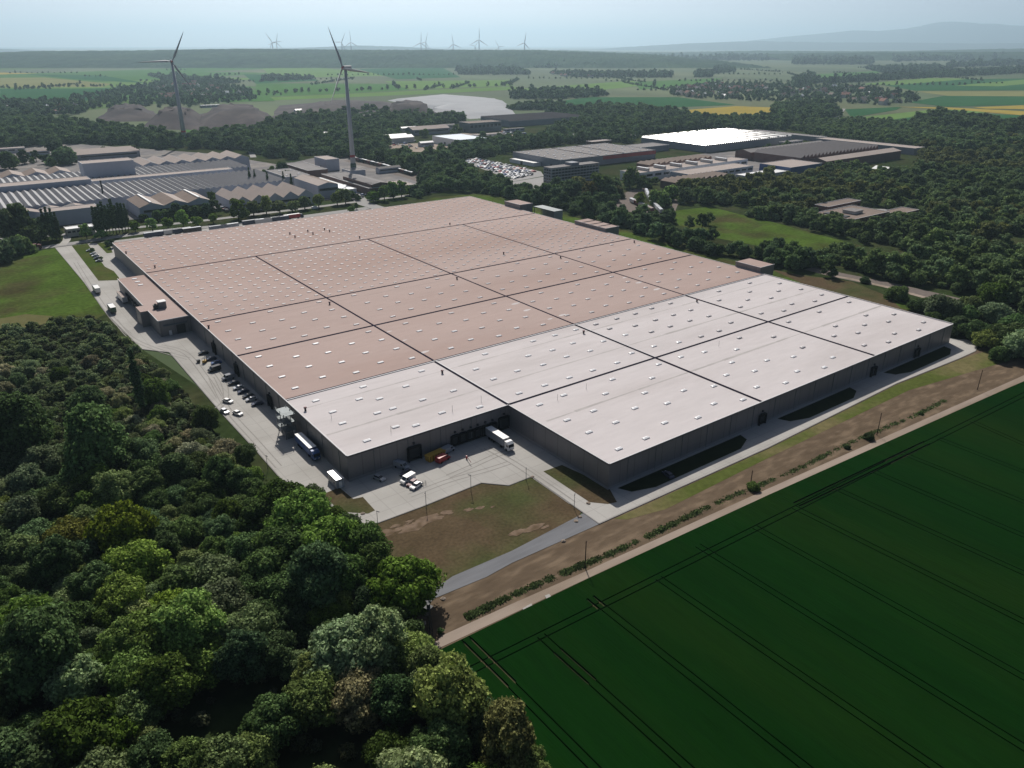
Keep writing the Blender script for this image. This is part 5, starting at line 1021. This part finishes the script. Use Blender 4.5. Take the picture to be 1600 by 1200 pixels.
cn = thing('site_container', 'blue-grey container office near the front left corner of the warehouse', 'container', (*at(525, 749, 1.6), ZC), N90); MB().box(-3.2, 3.2, -1.3, 1.3, .15, 3.0).build('body', mt['fadedtarp'], cn); MB().box(-3.3, 3.3, -1.35, 1.35, 3.0, 3.15).build('roof', mt['silver'], cn); MB().box(-3.3, -3.2, -.5, .5, .15, 2.2).build('door', mt['white'], cn)
for x in (-1.6, .2, 1.9): MB().box(x, x + .9, 1.3, 1.36, 1.2, 2.2).build('window', mt['glass'], cn)
for (px, py), lb in (((146, 396), 'a'), ((149, 399), 'b'), ((152, 403), 'c'), ((155, 407), 'd'), ((140, 391), 'e')):
    car(px, py, rad(178), {'a': 'silver', 'b': 'white', 'c': 'navy', 'd': 'silver', 'e': 'silver'}[lb], {'a': 'silver car second in the short row beside the lawn island', 'b': 'white car in the middle of the short row beside the lawn island', 'c': 'navy car fourth in the short row beside the lawn island', 'd': 'silver car nearest in the short row beside the lawn island', 'e': 'silver car farthest in the short row beside the lawn island'}[lb])
mid(157, 403, 6, 'small', 'mid', 'small dark tree at the end of the short car row by the lawn island', None, 'tree', 'tree', 'small', .3)
mid(144, 390, 6, 'small', 'mid', 'small dark tree at the far end of the lawn island', None, 'tree', 'tree', 'small', .3)
for px, py, lb in ((168, 378, 'dark tree left of two at the far left warehouse corner'), (175, 381, 'dark tree right of two at the far left warehouse corner')): mid(px, py, 9, 'small', 'dark', lb, None, 'tree', 'tree', 'small', .3)
for px, py, c, lb in ((415, 324, 'white', 'white van on the public road behind the warehouse'), (492, 325, 'white', 'white van on the public road left of the junction')): car(px, py, rad(5), c, lb, van=True, z=.15)
# cars by the hundred in the far car park, vehicles in the works yards
cm = MB(); cm.prof([(-2.1, .25), (2.1, .25), (2.1, .75), (1.0, .95), (.3, 1.42), (-1.4, 1.42), (-2.1, .95)], -.85, .85)
lib = {c: cm.data('parked_car', mt[c]) for c in ('white', 'silver', 'navy', 'carblack', 'red', 'blue')}
rp_ = random.Random(4); CP = poly([(720, 252), (748, 248), (840, 268), (838, 272), (800, 281), (775, 270)]); n = 0
ax, bx = min(p[0] for p in CP), max(p[0] for p in CP); ay, by = min(p[1] for p in CP), max(p[1] for p in CP); y = ay
while y < by:
    x = ax
    while x < bx:
        if inside(x, y, CP) and rp_.random() < .85 and n < 290:
            c = rp_.choice(['white', 'white', 'silver', 'silver', 'navy', 'carblack', 'blue', 'red']); o = bpy.data.objects.new('parked_car', lib[c]); COL.objects.link(o); o.location = (x, y, .09); o.rotation_euler = (0, 0, rp_.choice([0, math.pi])); n += 1
            nm_ = {'white': 'white', 'silver': 'silver', 'navy': 'dark blue', 'carblack': 'black', 'blue': 'blue', 'red': 'red'}[c]; tag(o, nm_ + ' car among the packed rows of the far car park', 'car', nm_ + ' cars in the far car park')
        x += 5.6
    y += 2.9 if int((y - ay) / 2.9) % 4 != 3 else 6.5
for P, k, lb in (([(610, 217), (700, 221), (720, 213), (720, 222), (650, 234), (605, 226)], 24, 'vehicle parked on the dusty works yard'), ([(765, 211), (790, 204), (842, 213), (836, 216), (800, 216)], 34, 'vehicle in the long yard behind the tree belt'), ([(340, 318), (365, 314), (372, 326), (345, 334)], 12, 'car in the works entrance yard'), ([(525, 297), (560, 298), (600, 308), (560, 312), (520, 308)], 22, 'car in the yard before the brick workshops'), ([(0, 232), (75, 235), (95, 240), (0, 244)], 12, 'vehicle in the yard at the far left edge'), ([(105, 252), (215, 243), (216, 248), (110, 256)], 12, 'vehicle between the depot and the tall pale block'), ([(1320, 250), (1385, 242), (1378, 252), (1330, 256)], 14, 'vehicle in the yard right of the dark sawtooth hall')):
    Q = poly(P); ax, bx = min(p[0] for p in Q), max(p[0] for p in Q); ay, by = min(p[1] for p in Q), max(p[1] for p in Q); i = 0; tries = 0
    while i < k and tries < 4000:
        tries += 1; x, y = rp_.uniform(ax, bx), rp_.uniform(ay, by)
        if not inside(x, y, Q) or any(f[0] < x < f[1] and f[2] < y < f[3] for f in FOOT): continue
        o = bpy.data.objects.new('parked_car', lib[rp_.choice(list(lib))]); COL.objects.link(o); o.location = (x, y, .09); q = rp_.choice([1, 1, 1.5]); o.scale = (q, q, q * 1.1); o.rotation_euler = (0, 0, rp_.choice([0, 1.57])); tag(o, lb, 'car', lb.replace('vehicle', 'vehicles', 1).replace('car ', 'cars ', 1)); i += 1
# bare soil in the dry lawn and tyre marks on the concrete
mt['soilpale'] = M('pale_bare_soil', (0.185, 0.135, 0.098), .95, 0.0, var=.3, scale=1.0, tint=(0.10, 0.072, 0.045), tintamt=.9, tscale=.5)
rb = random.Random(12)
bs = MB(); zz = .075
for (xa, ya), (xb, yb), n_, wd in (((602, 832), (690, 808), 16, .9), ((640, 826), (668, 812), 14, 1.6), ((690, 803), (770, 790), 14, .8), ((800, 835), (850, 822), 12, 1.1), ((610, 826), (640, 815), 8, .6)):
    for k in range(n_):
        f = rb.random(); x, y = at(xa + (xb - xa) * f + rb.uniform(-3, 3), ya + (yb - ya) * f + rb.uniform(-2, 2)); q = wd * rb.uniform(.4, 1.2); zz += .0012
        bs.sheet([(x + q * rb.uniform(.7, 1.4) * 1.9 * math.cos(a) , y + q * rb.uniform(.6, 1.3) * math.sin(a)) for a in [i * math.pi / 5 for i in range(10)]], zz)
structure(bs, 'bare_soil', mt['soilpale'])
mt['tyre'] = M('tyre_stain', (0.285, 0.272, 0.252), .95, 0.0, var=.12, scale=.8)
ty = MB(); zz = .105
for P in ([(700, 745), (740, 728), (775, 712), (795, 706)], [(640, 775), (700, 752), (760, 735), (800, 722)], [(330, 590), (356, 640), (400, 690), (440, 735)], [(250, 540), (290, 552), (322, 590), (345, 625)], [(180, 500), (205, 528), (250, 548), (300, 562)], [(118, 410), (150, 462), (178, 500), (205, 525)], [(760, 700), (800, 722), (850, 755), (900, 790)], [(330, 572), (350, 600), (352, 625), (338, 640)]):
    Q = [Vector(at(*p)) for p in P]; C3 = []
    for i in range(len(Q) - 1):
        for k in range(6): 
            p0, p1, p2, p3 = Q[max(0, i - 1)], Q[i], Q[i + 1], Q[min(len(Q) - 1, i + 2)]; u_ = k / 6
            C3.append(.5 * ((2 * p1) + (p2 - p0) * u_ + (2 * p0 - 5 * p1 + 4 * p2 - p3) * u_ * u_ + (3 * p1 - p0 - 3 * p2 + p3) * u_ ** 3))
    for off in (-1.0, 1.0):
        zz += .002; n3 = len(C3)
        for i in range(n3 - 1):
            d = (C3[i + 1] - C3[i]).normalized(); m_ = Vector((-d.y, d.x)); a0, a1 = C3[i] + m_ * (off - .2), C3[i] + m_ * (off + .2); d2 = (C3[min(n3 - 1, i + 2)] - C3[i + 1]); d2 = d2.normalized() if d2.length > 0 else d; m2 = Vector((-d2.y, d2.x)); b0, b1 = C3[i + 1] + m2 * (off - .2), C3[i + 1] + m2 * (off + .2)
            ty.face([(*a0, zz), (*b0, zz), (*b1, zz), (*a1, zz)])
structure(ty, 'tyre_marks', mt['tyre'])
# freight wagons
def wagons(pts, n, L, cols, label, group):
    P = [Vector(at(*p)) for p in pts]; seg = [(P[i + 1] - P[i]).length for i in range(len(P) - 1)]; tot = sum(seg)
    for i in range(n):
        d = (i + .5) * tot / n; k = 0
        while k < len(seg) - 1 and d > seg[k]: d -= seg[k]; k += 1
        p = P[k] + (P[k + 1] - P[k]).normalized() * d; a = math.atan2(*(P[k + 1] - P[k]).yx); l = min(L, tot / n - 1) / 2; c = cols[i % len(cols)]
        t = thing('freight_wagon', label, 'wagon', (p.x, p.y, .1), a, group); MB().box(-l, l, -1.4, 1.4, 1.1, 3.6).build('body', mt[c], t); MB().box(-l * .98, l * .98, -1.0, 1.0, .7, 1.1).build('chassis', mt['dark'], t); MB().prof([(-1.45, 3.6), (1.45, 3.6), (.9, 4.0), (-.9, 4.0)], -l, l).build('roof', mt['silver' if c != 'darkred' else 'rooftan'], t, rz=rad(-90))
        for sx in (-l * .7, l * .7):
            for sy in (-.8, .8): wheel(t, sx, sy, .45, .15)
wagons([(985, 316), (996, 321), (1020, 333)], 5, 14, ['white', 'darkred', 'silver'], 'pale or red freight wagon on the left of the curved sidings', 'wagons on the left siding')
wagons([(1009, 301), (1014, 312), (1022, 323), (1034, 335)], 9, 14, ['silver', 'white', 'fadedtarp'], 'pale freight wagon on the long curved middle siding', 'wagons on the middle siding')
wagons([(1041, 321), (1046, 312), (1062, 304)], 5, 14, ['darkred', 'silver', 'wood'], 'freight wagon on the right siding by the conifers', 'wagons on the right siding')
wagons([(552, 250), (600, 262), (645, 275)], 16, 15, ['wood', 'darkred', 'dark'], 'dark freight wagon in the straight train behind the brick workshops', 'wagons in the straight train')
# ------------------------------------------------------------------ lamp posts, utility poles, mast, hedge and stones
def height_to(base, topy):
    x, y = base; c, s = math.cos(YAW), math.sin(YAW); Y = x * s + y * c; k = (600 - topy) / FPX; cp, sp = math.cos(PITCH), math.sin(PITCH); return HCAM + Y * (k * cp - sp) / (cp + k * sp)
for bx_, by_, ty, lb in ((736, 769, 743, 'thin lamp post on the dry lawn edge below the white lorry'), (666, 794, 769, 'thin lamp post on the dry lawn edge below the parked cars'), (591, 827, 799, 'thin lamp post near the left tip of the dry lawn'), (419, 735, 712, 'thin lamp post at the wood edge of the left yard'), (822, 750, 731, 'thin lamp post at the upper corner of the dry lawn'), (897, 795, 774, 'thin lamp post beside the narrow concrete drive')):
    b = at(bx_, by_); h = height_to(b, ty); t = thing('lamp_post', lb, 'street lamp', (*b, .05), rnd.uniform(0, 6)); MB().tube((0, 0, 0), (0, 0, h), .10, .06, 8).build('pole', mt['steel'], t); MB().box(-.1, .9, -.14, .14, h - .05, h + .1).build('lamp_head', mt['dark'], t)
for bx_, by_, ty, lb in ((914, 887, 845, 'bare wooden utility pole nearest the camera beside the farm track'), (1173, 755, 735, 'wooden utility pole beside the round bush on the farm track'), (1370, 680, 645, 'wooden utility pole between two small bushes on the farm track'), (1527, 609, 578, 'farthest wooden utility pole on the farm track near the right edge')):
    b = at(bx_, by_); h = height_to(b, ty); t = thing('utility_pole', lb, 'pole', (*b, 0)); MB().tube((0, 0, 0), (0, 0, h), .16, .11, 8).build('pole', mt['wood'], t); MB().tube((-.5, 0, h - .5), (.5, 0, h - .5), .05, .05, 6).build('crossarm', mt['wood'], t)
b = at(672, 994); h = height_to(b, 949); t = thing('lattice_mast', 'tapering steel lattice mast with a small platform at the start of the farm track', 'mast', (*b, 0), .4); m = MB()
for i in range(4):
    a = math.pi / 4 + i * math.pi / 2; c = math.pi / 4 + (i + 1) * math.pi / 2
    m.tube((.7 * math.cos(a), .7 * math.sin(a), 0), (.3 * math.cos(a), .3 * math.sin(a), h), .07, .05, 5)
    for k in range(8):
        f0, f1 = k / 8, (k + 1) / 8; r0_, r1_ = .7 - .4 * f0, .7 - .4 * f1; m.tube((r0_ * math.cos(a), r0_ * math.sin(a), h * f0), (r1_ * math.cos(c), r1_ * math.sin(c), h * f1), .035, .035, 4)
m.build('frame', mt['dark'], t); MB().box(-.8, .8, -.8, .8, h, h + .15).box(-.3, .3, -.3, .3, h + .15, h + 1.0).build('platform', mt['dark'], t)
mid(1178, 759, 20, 'bush', 'green', 'round green bush beside the farm track and a utility pole', None, 'bush', 'bush', 'bush', .05)
mid(1324, 698, 9, 'bush', 'dark', 'small dark bush on the farm track edge left of the pole', None, 'bush', 'bush', 'bush', .05)
mid(1358, 681, 14, 'bush', 'dark', 'wide dark bush on the farm track edge beside the third pole', None, 'bush', 'bush', 'bush', .05)
mid(1439, 645, 6, 'bush', 'mid', 'tiny bush on the farm track edge farther along', None, 'bush', 'bush', 'bush', .05)
mid(688, 984, 10, 'small', 'green', 'small upright shrub at the near end of the farm track', None, 'shrub', 'bush', 'small', .1)
rh = np.random.default_rng(8)
A_, B_ = Vector(at(728, 966)), Vector(at(1480, 625)); Lh = (B_ - A_).length; eh = (B_ - A_) / Lh; nh = Vector((-eh.y, eh.x)); hv, hf = [], []
for _ in range(26000):
    k = rh.uniform(0, 1) ** 1.5 * Lh; lump = max(0, .55 + .45 * math.sin(k * .31) * math.sin(k * .117 + 1) + .25 * math.sin(k * 1.3)) * (1 if k < Lh * .42 else .55)
    if rh.random() > lump: continue
    o_ = rh.normal(0, .55) + .5 * math.sin(k * .09); z_ = abs(rh.normal(0, .38)) * lump * math.exp(-o_ * o_ * .5) + .05; c_ = Vector((*(A_ + eh * k + nh * o_), z_)); q = rh.uniform(.10, .24)
    u_ = Vector(rh.normal(size=3)).normalized() * q; w_ = u_.orthogonal().normalized() * q; n_ = len(hv); hv += [c_ - u_ - w_, c_ + u_ - w_, c_ + u_ + w_, c_ - u_ + w_]; hf.append((n_, n_ + 1, n_ + 2, n_ + 3))
hedge = MB().mesh(hv, hf).build('hedge', mt['leaf']); hedge.color = (0.075, 0.115, 0.036, 1); tag(hedge, 'long low ragged hedge of weeds between the bare strip and the farm track', 'hedge')
for px, py in ((567, 803), (560, 833), (919, 787), (906, 808), (900, 815), (880, 846), (692, 936), (832, 746), (666, 960), (662, 974)):
    x, y = at(px, py); t = thing('boulder', 'pale boulder marking the edge of the drive around the dry lawn', 'boulder', (x, y, .05), rnd.uniform(0, 6), 'boulders around the dry lawn'); bm = bmesh.new(); bmesh.ops.create_icosphere(bm, subdivisions=2, radius=.7)
    for v in bm.verts: v.co *= rnd.uniform(.8, 1.15); v.co.z *= .7
    me = bpy.data.meshes.new('stone'); bm.to_mesh(me); bm.free(); me.materials.append(mt['track']); o = bpy.data.objects.new('stone', me); COL.objects.link(o); o.parent = t
for (xa, xb), yv, lb in (((729, 736), 717, 'left'), ((792, 798), 697, 'right')):
    a = at(xa, yv - 4, 1.0); b2 = at(xb, yv + 6, 1.0); t = thing('barrier', 'slim red and white barrier arm %s' % ('standing alone on the sunny front yard' if lb == 'left' else 'just right of the docked white lorry'), 'barrier', (*a, ZC)); MB().box(-.2, .2, -.2, .2, 0, 1.1).build('post', mt['red'], t)
    d = Vector(b2) - Vector(a); MB().tube((0, 0, 1.0), (d.x, d.y, 1.0), .11, .09, 6).build('arm', mt['darkred'], t)
pc_ = thing('luggage_rack', 'small dark rack beside the outermost white car', 'rack', (*at(661, 756, .5), ZC)); m = MB()
for a in (-.9, 0, .9): m.tube((a, -.3, 0), (a, -.3, 1.1), .05, .05, 6).tube((a, .3, 0), (a, .3, 1.1), .05, .05, 6).tube((a, -.3, 1.1), (a, .3, 1.1), .05, .05, 6)
m.tube((-.9, 0, .5), (.9, 0, .5), .04, .04, 6).build('frame', mt['dark'], pc_)
# ------------------------------------------------------------------ wind turbines
mt['turbine'] = M('turbine_paint', (0.42, 0.43, 0.45), .5, .3, var=.02)
def turbine(loc, hh, L, ph0, yaw, label, group=None, r0=2.3, detail=True, tiny=False):
    t = thing('wind_turbine', label, 'wind turbine', (loc[0], loc[1], 0), yaw, group)
    tw = MB().tube((0, 0, 0), (0, 0, hh - 1.5), r0, r0 * .5, 16 if detail else 8).build('tower', mt['turbine'], t, smooth=True)
    if detail: MB().tube((0, 0, 16), (0, 0, 18.5), r0 * .93, r0 * .92, 16).build('red_band', mt['red'], tw); MB().tube((0, 0, 0), (0, 0, 10), r0 * 1.18, r0 * 1.03, 16).build('green_base', mt['green'], tw)
    nc = MB(); nc.prof([(-2.0, -1.8), (2.0, -1.8), (2.0, 1.6), (1.2, 2.0), (-1.2, 2.0), (-2.0, 1.6)], -2.5, 6.5); o = nc.build('nacelle', mt['turbine'], t, (0, 0, hh))
    MB().tube((0, -2.5, hh), (0, -4.6, hh), 1.7, .7, 12).build('hub', mt['red'] if detail else mt['turbine'], t)
    for k in range(3):
        a = ph0 + k * 2 * math.pi / 3; m = MB(); S_ = [(0, 1.0, .9), (.06, 1.0, .8), (.18, 2.1, .5), (.5, 1.4, .3), (.85, .75, .15), (1, .2, .06)]; vs = []
        for f, ch, th in S_:
            z = f * L * 1.0 + 1; c2, s2 = math.cos(.35 * (1 - f)), math.sin(.35 * (1 - f))
            ch *= 1 if detail else 2.2; th *= 1 if detail else 2.2
            for x, y in ((-ch * .4, 0), (0, -th), (ch, 0), (0, th)): vs.append((x * c2 - y * s2, x * s2 + y * c2 - 3.5, z))
        fs = [(4 * i + j, 4 * i + (j + 1) % 4, 4 * i + 4 + (j + 1) % 4, 4 * i + 4 + j) for i in range(5) for j in range(4)] + [(20, 21, 22, 23)]
        ca_, sa_ = math.cos(a), math.sin(a); vs = [(x * ca_ + z * sa_, y, hh - x * sa_ + z * ca_) for x, y, z in vs]
        m.mesh(vs, fs).build('rotor_blade', mt['turbine'], t, smooth=True)
    return t
def hubh(base, hub_y):                                       # height whose image falls on hub_y above this base
    x, y = base; c, s = math.cos(YAW), math.sin(YAW); Y = x * s + y * c; k = (600 - hub_y) / FPX
    # k = (Y sinP + (z-H) cosP) / (Y cosP - (z-H) sinP)
    cp, sp = math.cos(PITCH), math.sin(PITCH); return HCAM + Y * (k * cp - sp) / (cp + k * sp)
bA = at(290, 226); hA = hubh(bA, 96); turbine(bA, hA, 40, rad(29), -YAW + rad(25), 'tall wind turbine on the left behind the sawtooth works', r0=3.2)
bB = at(553, 270); hB = hubh(bB, 106); turbine(bB, hB, 41, rad(-25), -YAW - rad(40), 'nearest wind turbine with red hub standing among the brick workshops', r0=2.9)
farT = [(458, 66, -35, 44, 7200), (464, 66, 15, 36, 8000), (557, 66, 30, 42, 7000), (570, 66, -3, 44, 7600), (670, 67, 5, 40, 7400), (677, 66, 20, 38, 7800), (716, 69, -8, 38, 7600), (747, 72, 40, 25, 9500), (753, 62, 2, 44, 7000), (781, 73, -35, 30, 9000), (818, 67, 12, 40, 6200)]
farlab = ['leftmost far turbine of the pair on the left ridge', 'right one of the crossed pair on the left ridge', 'far turbine with spread blades just right of the nearest turbine', 'far turbine with upright blade beside the spread-bladed one', 'left one of the close middle pair on the horizon', 'right one of the close middle pair on the horizon', 'single far turbine between the middle pair and the tall thin one', 'very small far turbine left of the tall thin one', 'tall thin far turbine with upright blade', 'small low far turbine right of the tall thin one', 'rightmost far turbine standing lowest on the plain']
for (hx, hy, ph, ln, dist), lb in zip(farT, farlab):
    k = (hx - 800) / FPX; cp, sp = math.cos(PITCH), math.sin(PITCH)
    dep = dist * cp; X = k * dist * 1.0; dx = X * math.cos(YAW) + dist * math.sin(YAW); dy = -X * math.sin(YAW) + dist * math.cos(YAW)
    hh = hubh((dx, dy), hy); turbine((dx, dy), hh, ln * .36 * dist / FPX, rad(ph), -YAW + rad(rnd.uniform(-40, 40)), lb, 'wind turbines along the horizon', r0=6.0, detail=False)

# ------------------------------------------------------------------ hills and mountains on the horizon
mt['hill'] = M('forest_hill', (0.026, 0.05, 0.024), .95, 0.0, var=.35, scale=.02, var2=.25, scale2=.002, tint=(0.045, 0.07, 0.03), tintamt=.6, tscale=.004)
mt['mount'] = M('far_mountain', (0.04, 0.06, 0.045), .95, 0.0, var=.1, scale=.001)
def ridge(name, mat, prof_, dist, depth, nx=160, ny=14, rough=0.0, seed=1, z0=-1.0):
    """prof_: (pixel x, pixel y of the crest); a real ridge at that distance, depth metres thick"""
    r_ = random.Random(seed); vs = []; fs = []
    xs_ = [p[0] for p in prof_]; ys_ = [p[1] for p in prof_]
    for j in range(ny + 1):
        f = j / ny; Y = dist + (f - .4) * depth; sh_ = max(0, math.sin(math.pi * min(1, f / .8) * .5) if f < .4 * 2 else math.cos((f - .8) / .2 * math.pi / 2))
        sh_ = math.sin(math.pi * f) ** .8 if 0 < f < 1 else 0
        for i in range(nx + 1):
            px = xs_[0] + (xs_[-1] - xs_[0]) * i / nx; py = np.interp(px, xs_, ys_); X = (px - 800) / FPX * dist * (1 / math.cos(PITCH)) * .93
            x = X * math.cos(YAW) + Y * math.sin(YAW); y = -X * math.sin(YAW) + Y * math.cos(YAW)
            kk = (600 - py) / FPX; cp, sp = math.cos(PITCH), math.sin(PITCH); z = HCAM + dist * (kk * cp - sp) / (cp + kk * sp)
            vs.append((x, y, z0 + max(0, z - z0) * sh_ + (r_.uniform(-rough, rough) if 0 < f < 1 else 0)))
    for j in range(ny):
        for i in range(nx): a = j * (nx + 1) + i; fs.append((a, a + 1, a + nx + 2, a + nx + 1))
    return structure(MB().mesh(vs, fs), name, mt[mat])
ridge('forest_hill', 'hill', [(-300, 92), (-80, 88), (0, 85), (100, 81), (250, 80), (400, 77), (560, 79), (700, 79), (840, 79), (900, 82), (1000, 86), (1060, 92), (1100, 96)], 5900, 3000, 420, 46, 5.0, 2)
ridge('low_hill', 'hill', [(700, 86), (800, 82), (880, 79), (960, 82), (1050, 83), (1150, 80), (1300, 81), (1420, 80), (1560, 76), (1750, 76)], 10500, 3500, 200, 14, 7.0, 3)
ridge('low_hill', 'hill', [(1150, 86), (1260, 83), (1400, 82), (1600, 82), (1800, 82)], 7600, 1800, 160, 12, 6.0, 4)
ridge('far_ridge', 'mount', [(400, 80), (520, 74), (580, 71), (640, 73), (720, 78)], 15500, 3000, 80, 10, 4, 5)
ridge('far_ridge', 'mount', [(-200, 74), (0, 74), (60, 77), (120, 81)], 14500, 3000, 60, 10, 4, 8)
ridge('far_ridge', 'mount', [(860, 82), (960, 74), (1060, 67), (1150, 64), (1240, 66), (1340, 66), (1450, 68), (1600, 66), (1800, 66)], 20500, 3500, 120, 10, 6, 6)
ridge('mountain', 'mount', [(1080, 72), (1150, 62), (1200, 56), (1250, 51), (1285, 47), (1320, 48), (1360, 44), (1385, 39), (1402, 34), (1418, 33), (1440, 34), (1460, 37), (1475, 36), (1500, 39), (1540, 40), (1600, 38), (1660, 40), (1800, 46)], 27500, 5000, 160, 12, 4, 7)

# ------------------------------------------------------------------ village houses far out
def house_mesh(i):
    r_ = random.Random(i); a, b, h = r_.uniform(9, 16), r_.uniform(7, 9), r_.uniform(4, 6); m = MB()
    m.prism([(-a / 2, -b / 2), (a / 2, -b / 2), (a / 2, b / 2), (-a / 2, b / 2)], 0, h, 0, top=False)
    rr_ = b * .42; m.mesh([(-a / 2 - .4, -b / 2 - .5, h - .3), (a / 2 + .4, -b / 2 - .5, h - .3), (a / 2 + .4, 0, h + rr_), (-a / 2 - .4, 0, h + rr_), (a / 2 + .4, b / 2 + .5, h - .3), (-a / 2 - .4, b / 2 + .5, h - .3)], [(0, 1, 2, 3), (3, 2, 4, 5)], 1)
    m.face([(-a / 2, -b / 2, h), (-a / 2, b / 2, h), (-a / 2, 0, h + rr_)]); m.face([(a / 2, b / 2, h), (a / 2, -b / 2, h), (a / 2, 0, h + rr_)])
    m.box(a * .2, a * .2 + .8, -.4, .4, h + rr_ * .6, h + rr_ + 1.2, 0); return m
HM = [house_mesh(i).data('house', [mt['render'], mt[('tile', 'tile', 'roofbrown', 'roofdark', 'white')[i % 5]]]) for i in range(7)]
vill = [([(1050, 140), (1110, 132), (1200, 133), (1200, 150), (1110, 155), (1060, 150)], 46, 'small house in the village at right of centre'), ([(1210, 140), (1330, 136), (1410, 152), (1420, 162), (1300, 158), (1220, 155)], 34, 'house with red or dark roof in the village before the dark tree belt'), ([(240, 132), (330, 132), (385, 140), (395, 152), (260, 158), (230, 150)], 34, 'house in the village behind the left turbine'), ([(1400, 108), (1470, 106), (1475, 113), (1400, 115)], 14, 'pale house in the far village at upper right'), ([(860, 116), (955, 117), (950, 123), (880, 120)], 16, 'pale house in the far hamlet right of the horizon turbines'), ([(60, 168), (120, 170), (110, 178), (60, 178)], 6, 'house at the wood edge on the left'), ([(1330, 157), (1420, 160), (1418, 165), (1340, 163)], 8, 'white or red roofed barn at the edge of the right village')]
rv = random.Random(9)
for P, n, lb in vill:
    Q = poly(P); ax, bx = min(p[0] for p in Q), max(p[0] for p in Q); ay, by = min(p[1] for p in Q), max(p[1] for p in Q); k = 0
    while k < n:
        x, y = rv.uniform(ax, bx), rv.uniform(ay, by)
        if not inside(x, y, Q): continue
        i = rv.randrange(7); o = bpy.data.objects.new('house', HM[i]); COL.objects.link(o); o.location = (x, y, 0); o.rotation_euler = (0, 0, rv.choice([0, 1.57]) + rv.uniform(-.4, .4)); s_ = rv.uniform(.9, 1.6); o.scale = (s_, s_, s_)
        tag(o, lb, 'house', lb.replace('house', 'houses', 1).replace('barn', 'barns', 1)); k += 1
# ------------------------------------------------------------------ the air over the plain
hb = MB().box(-46000, 46000, -46000, 46000, -1.1, 960)
hm = bpy.data.materials.new('haze'); hm.use_nodes = True; ht = hm.node_tree
for n in list(ht.nodes):
    if n.type != 'OUTPUT_MATERIAL': ht.nodes.remove(n)
pv = ht.nodes.new('ShaderNodeVolumePrincipled'); pv.inputs['Color'].default_value = (0.62, 0.85, 1.0, 1); pv.inputs['Density'].default_value = 6.6e-5
pv.inputs['Anisotropy'].default_value = 0.5; pv.inputs['Density Attribute'].default_value = ''; pv.inputs['Temperature Attribute'].default_value = ''
ht.links.new(pv.outputs['Volume'], [n for n in ht.nodes if n.type == 'OUTPUT_MATERIAL'][0].inputs['Volume'])
haze = hb.build('haze', hm); haze['kind'] = 'stuff'
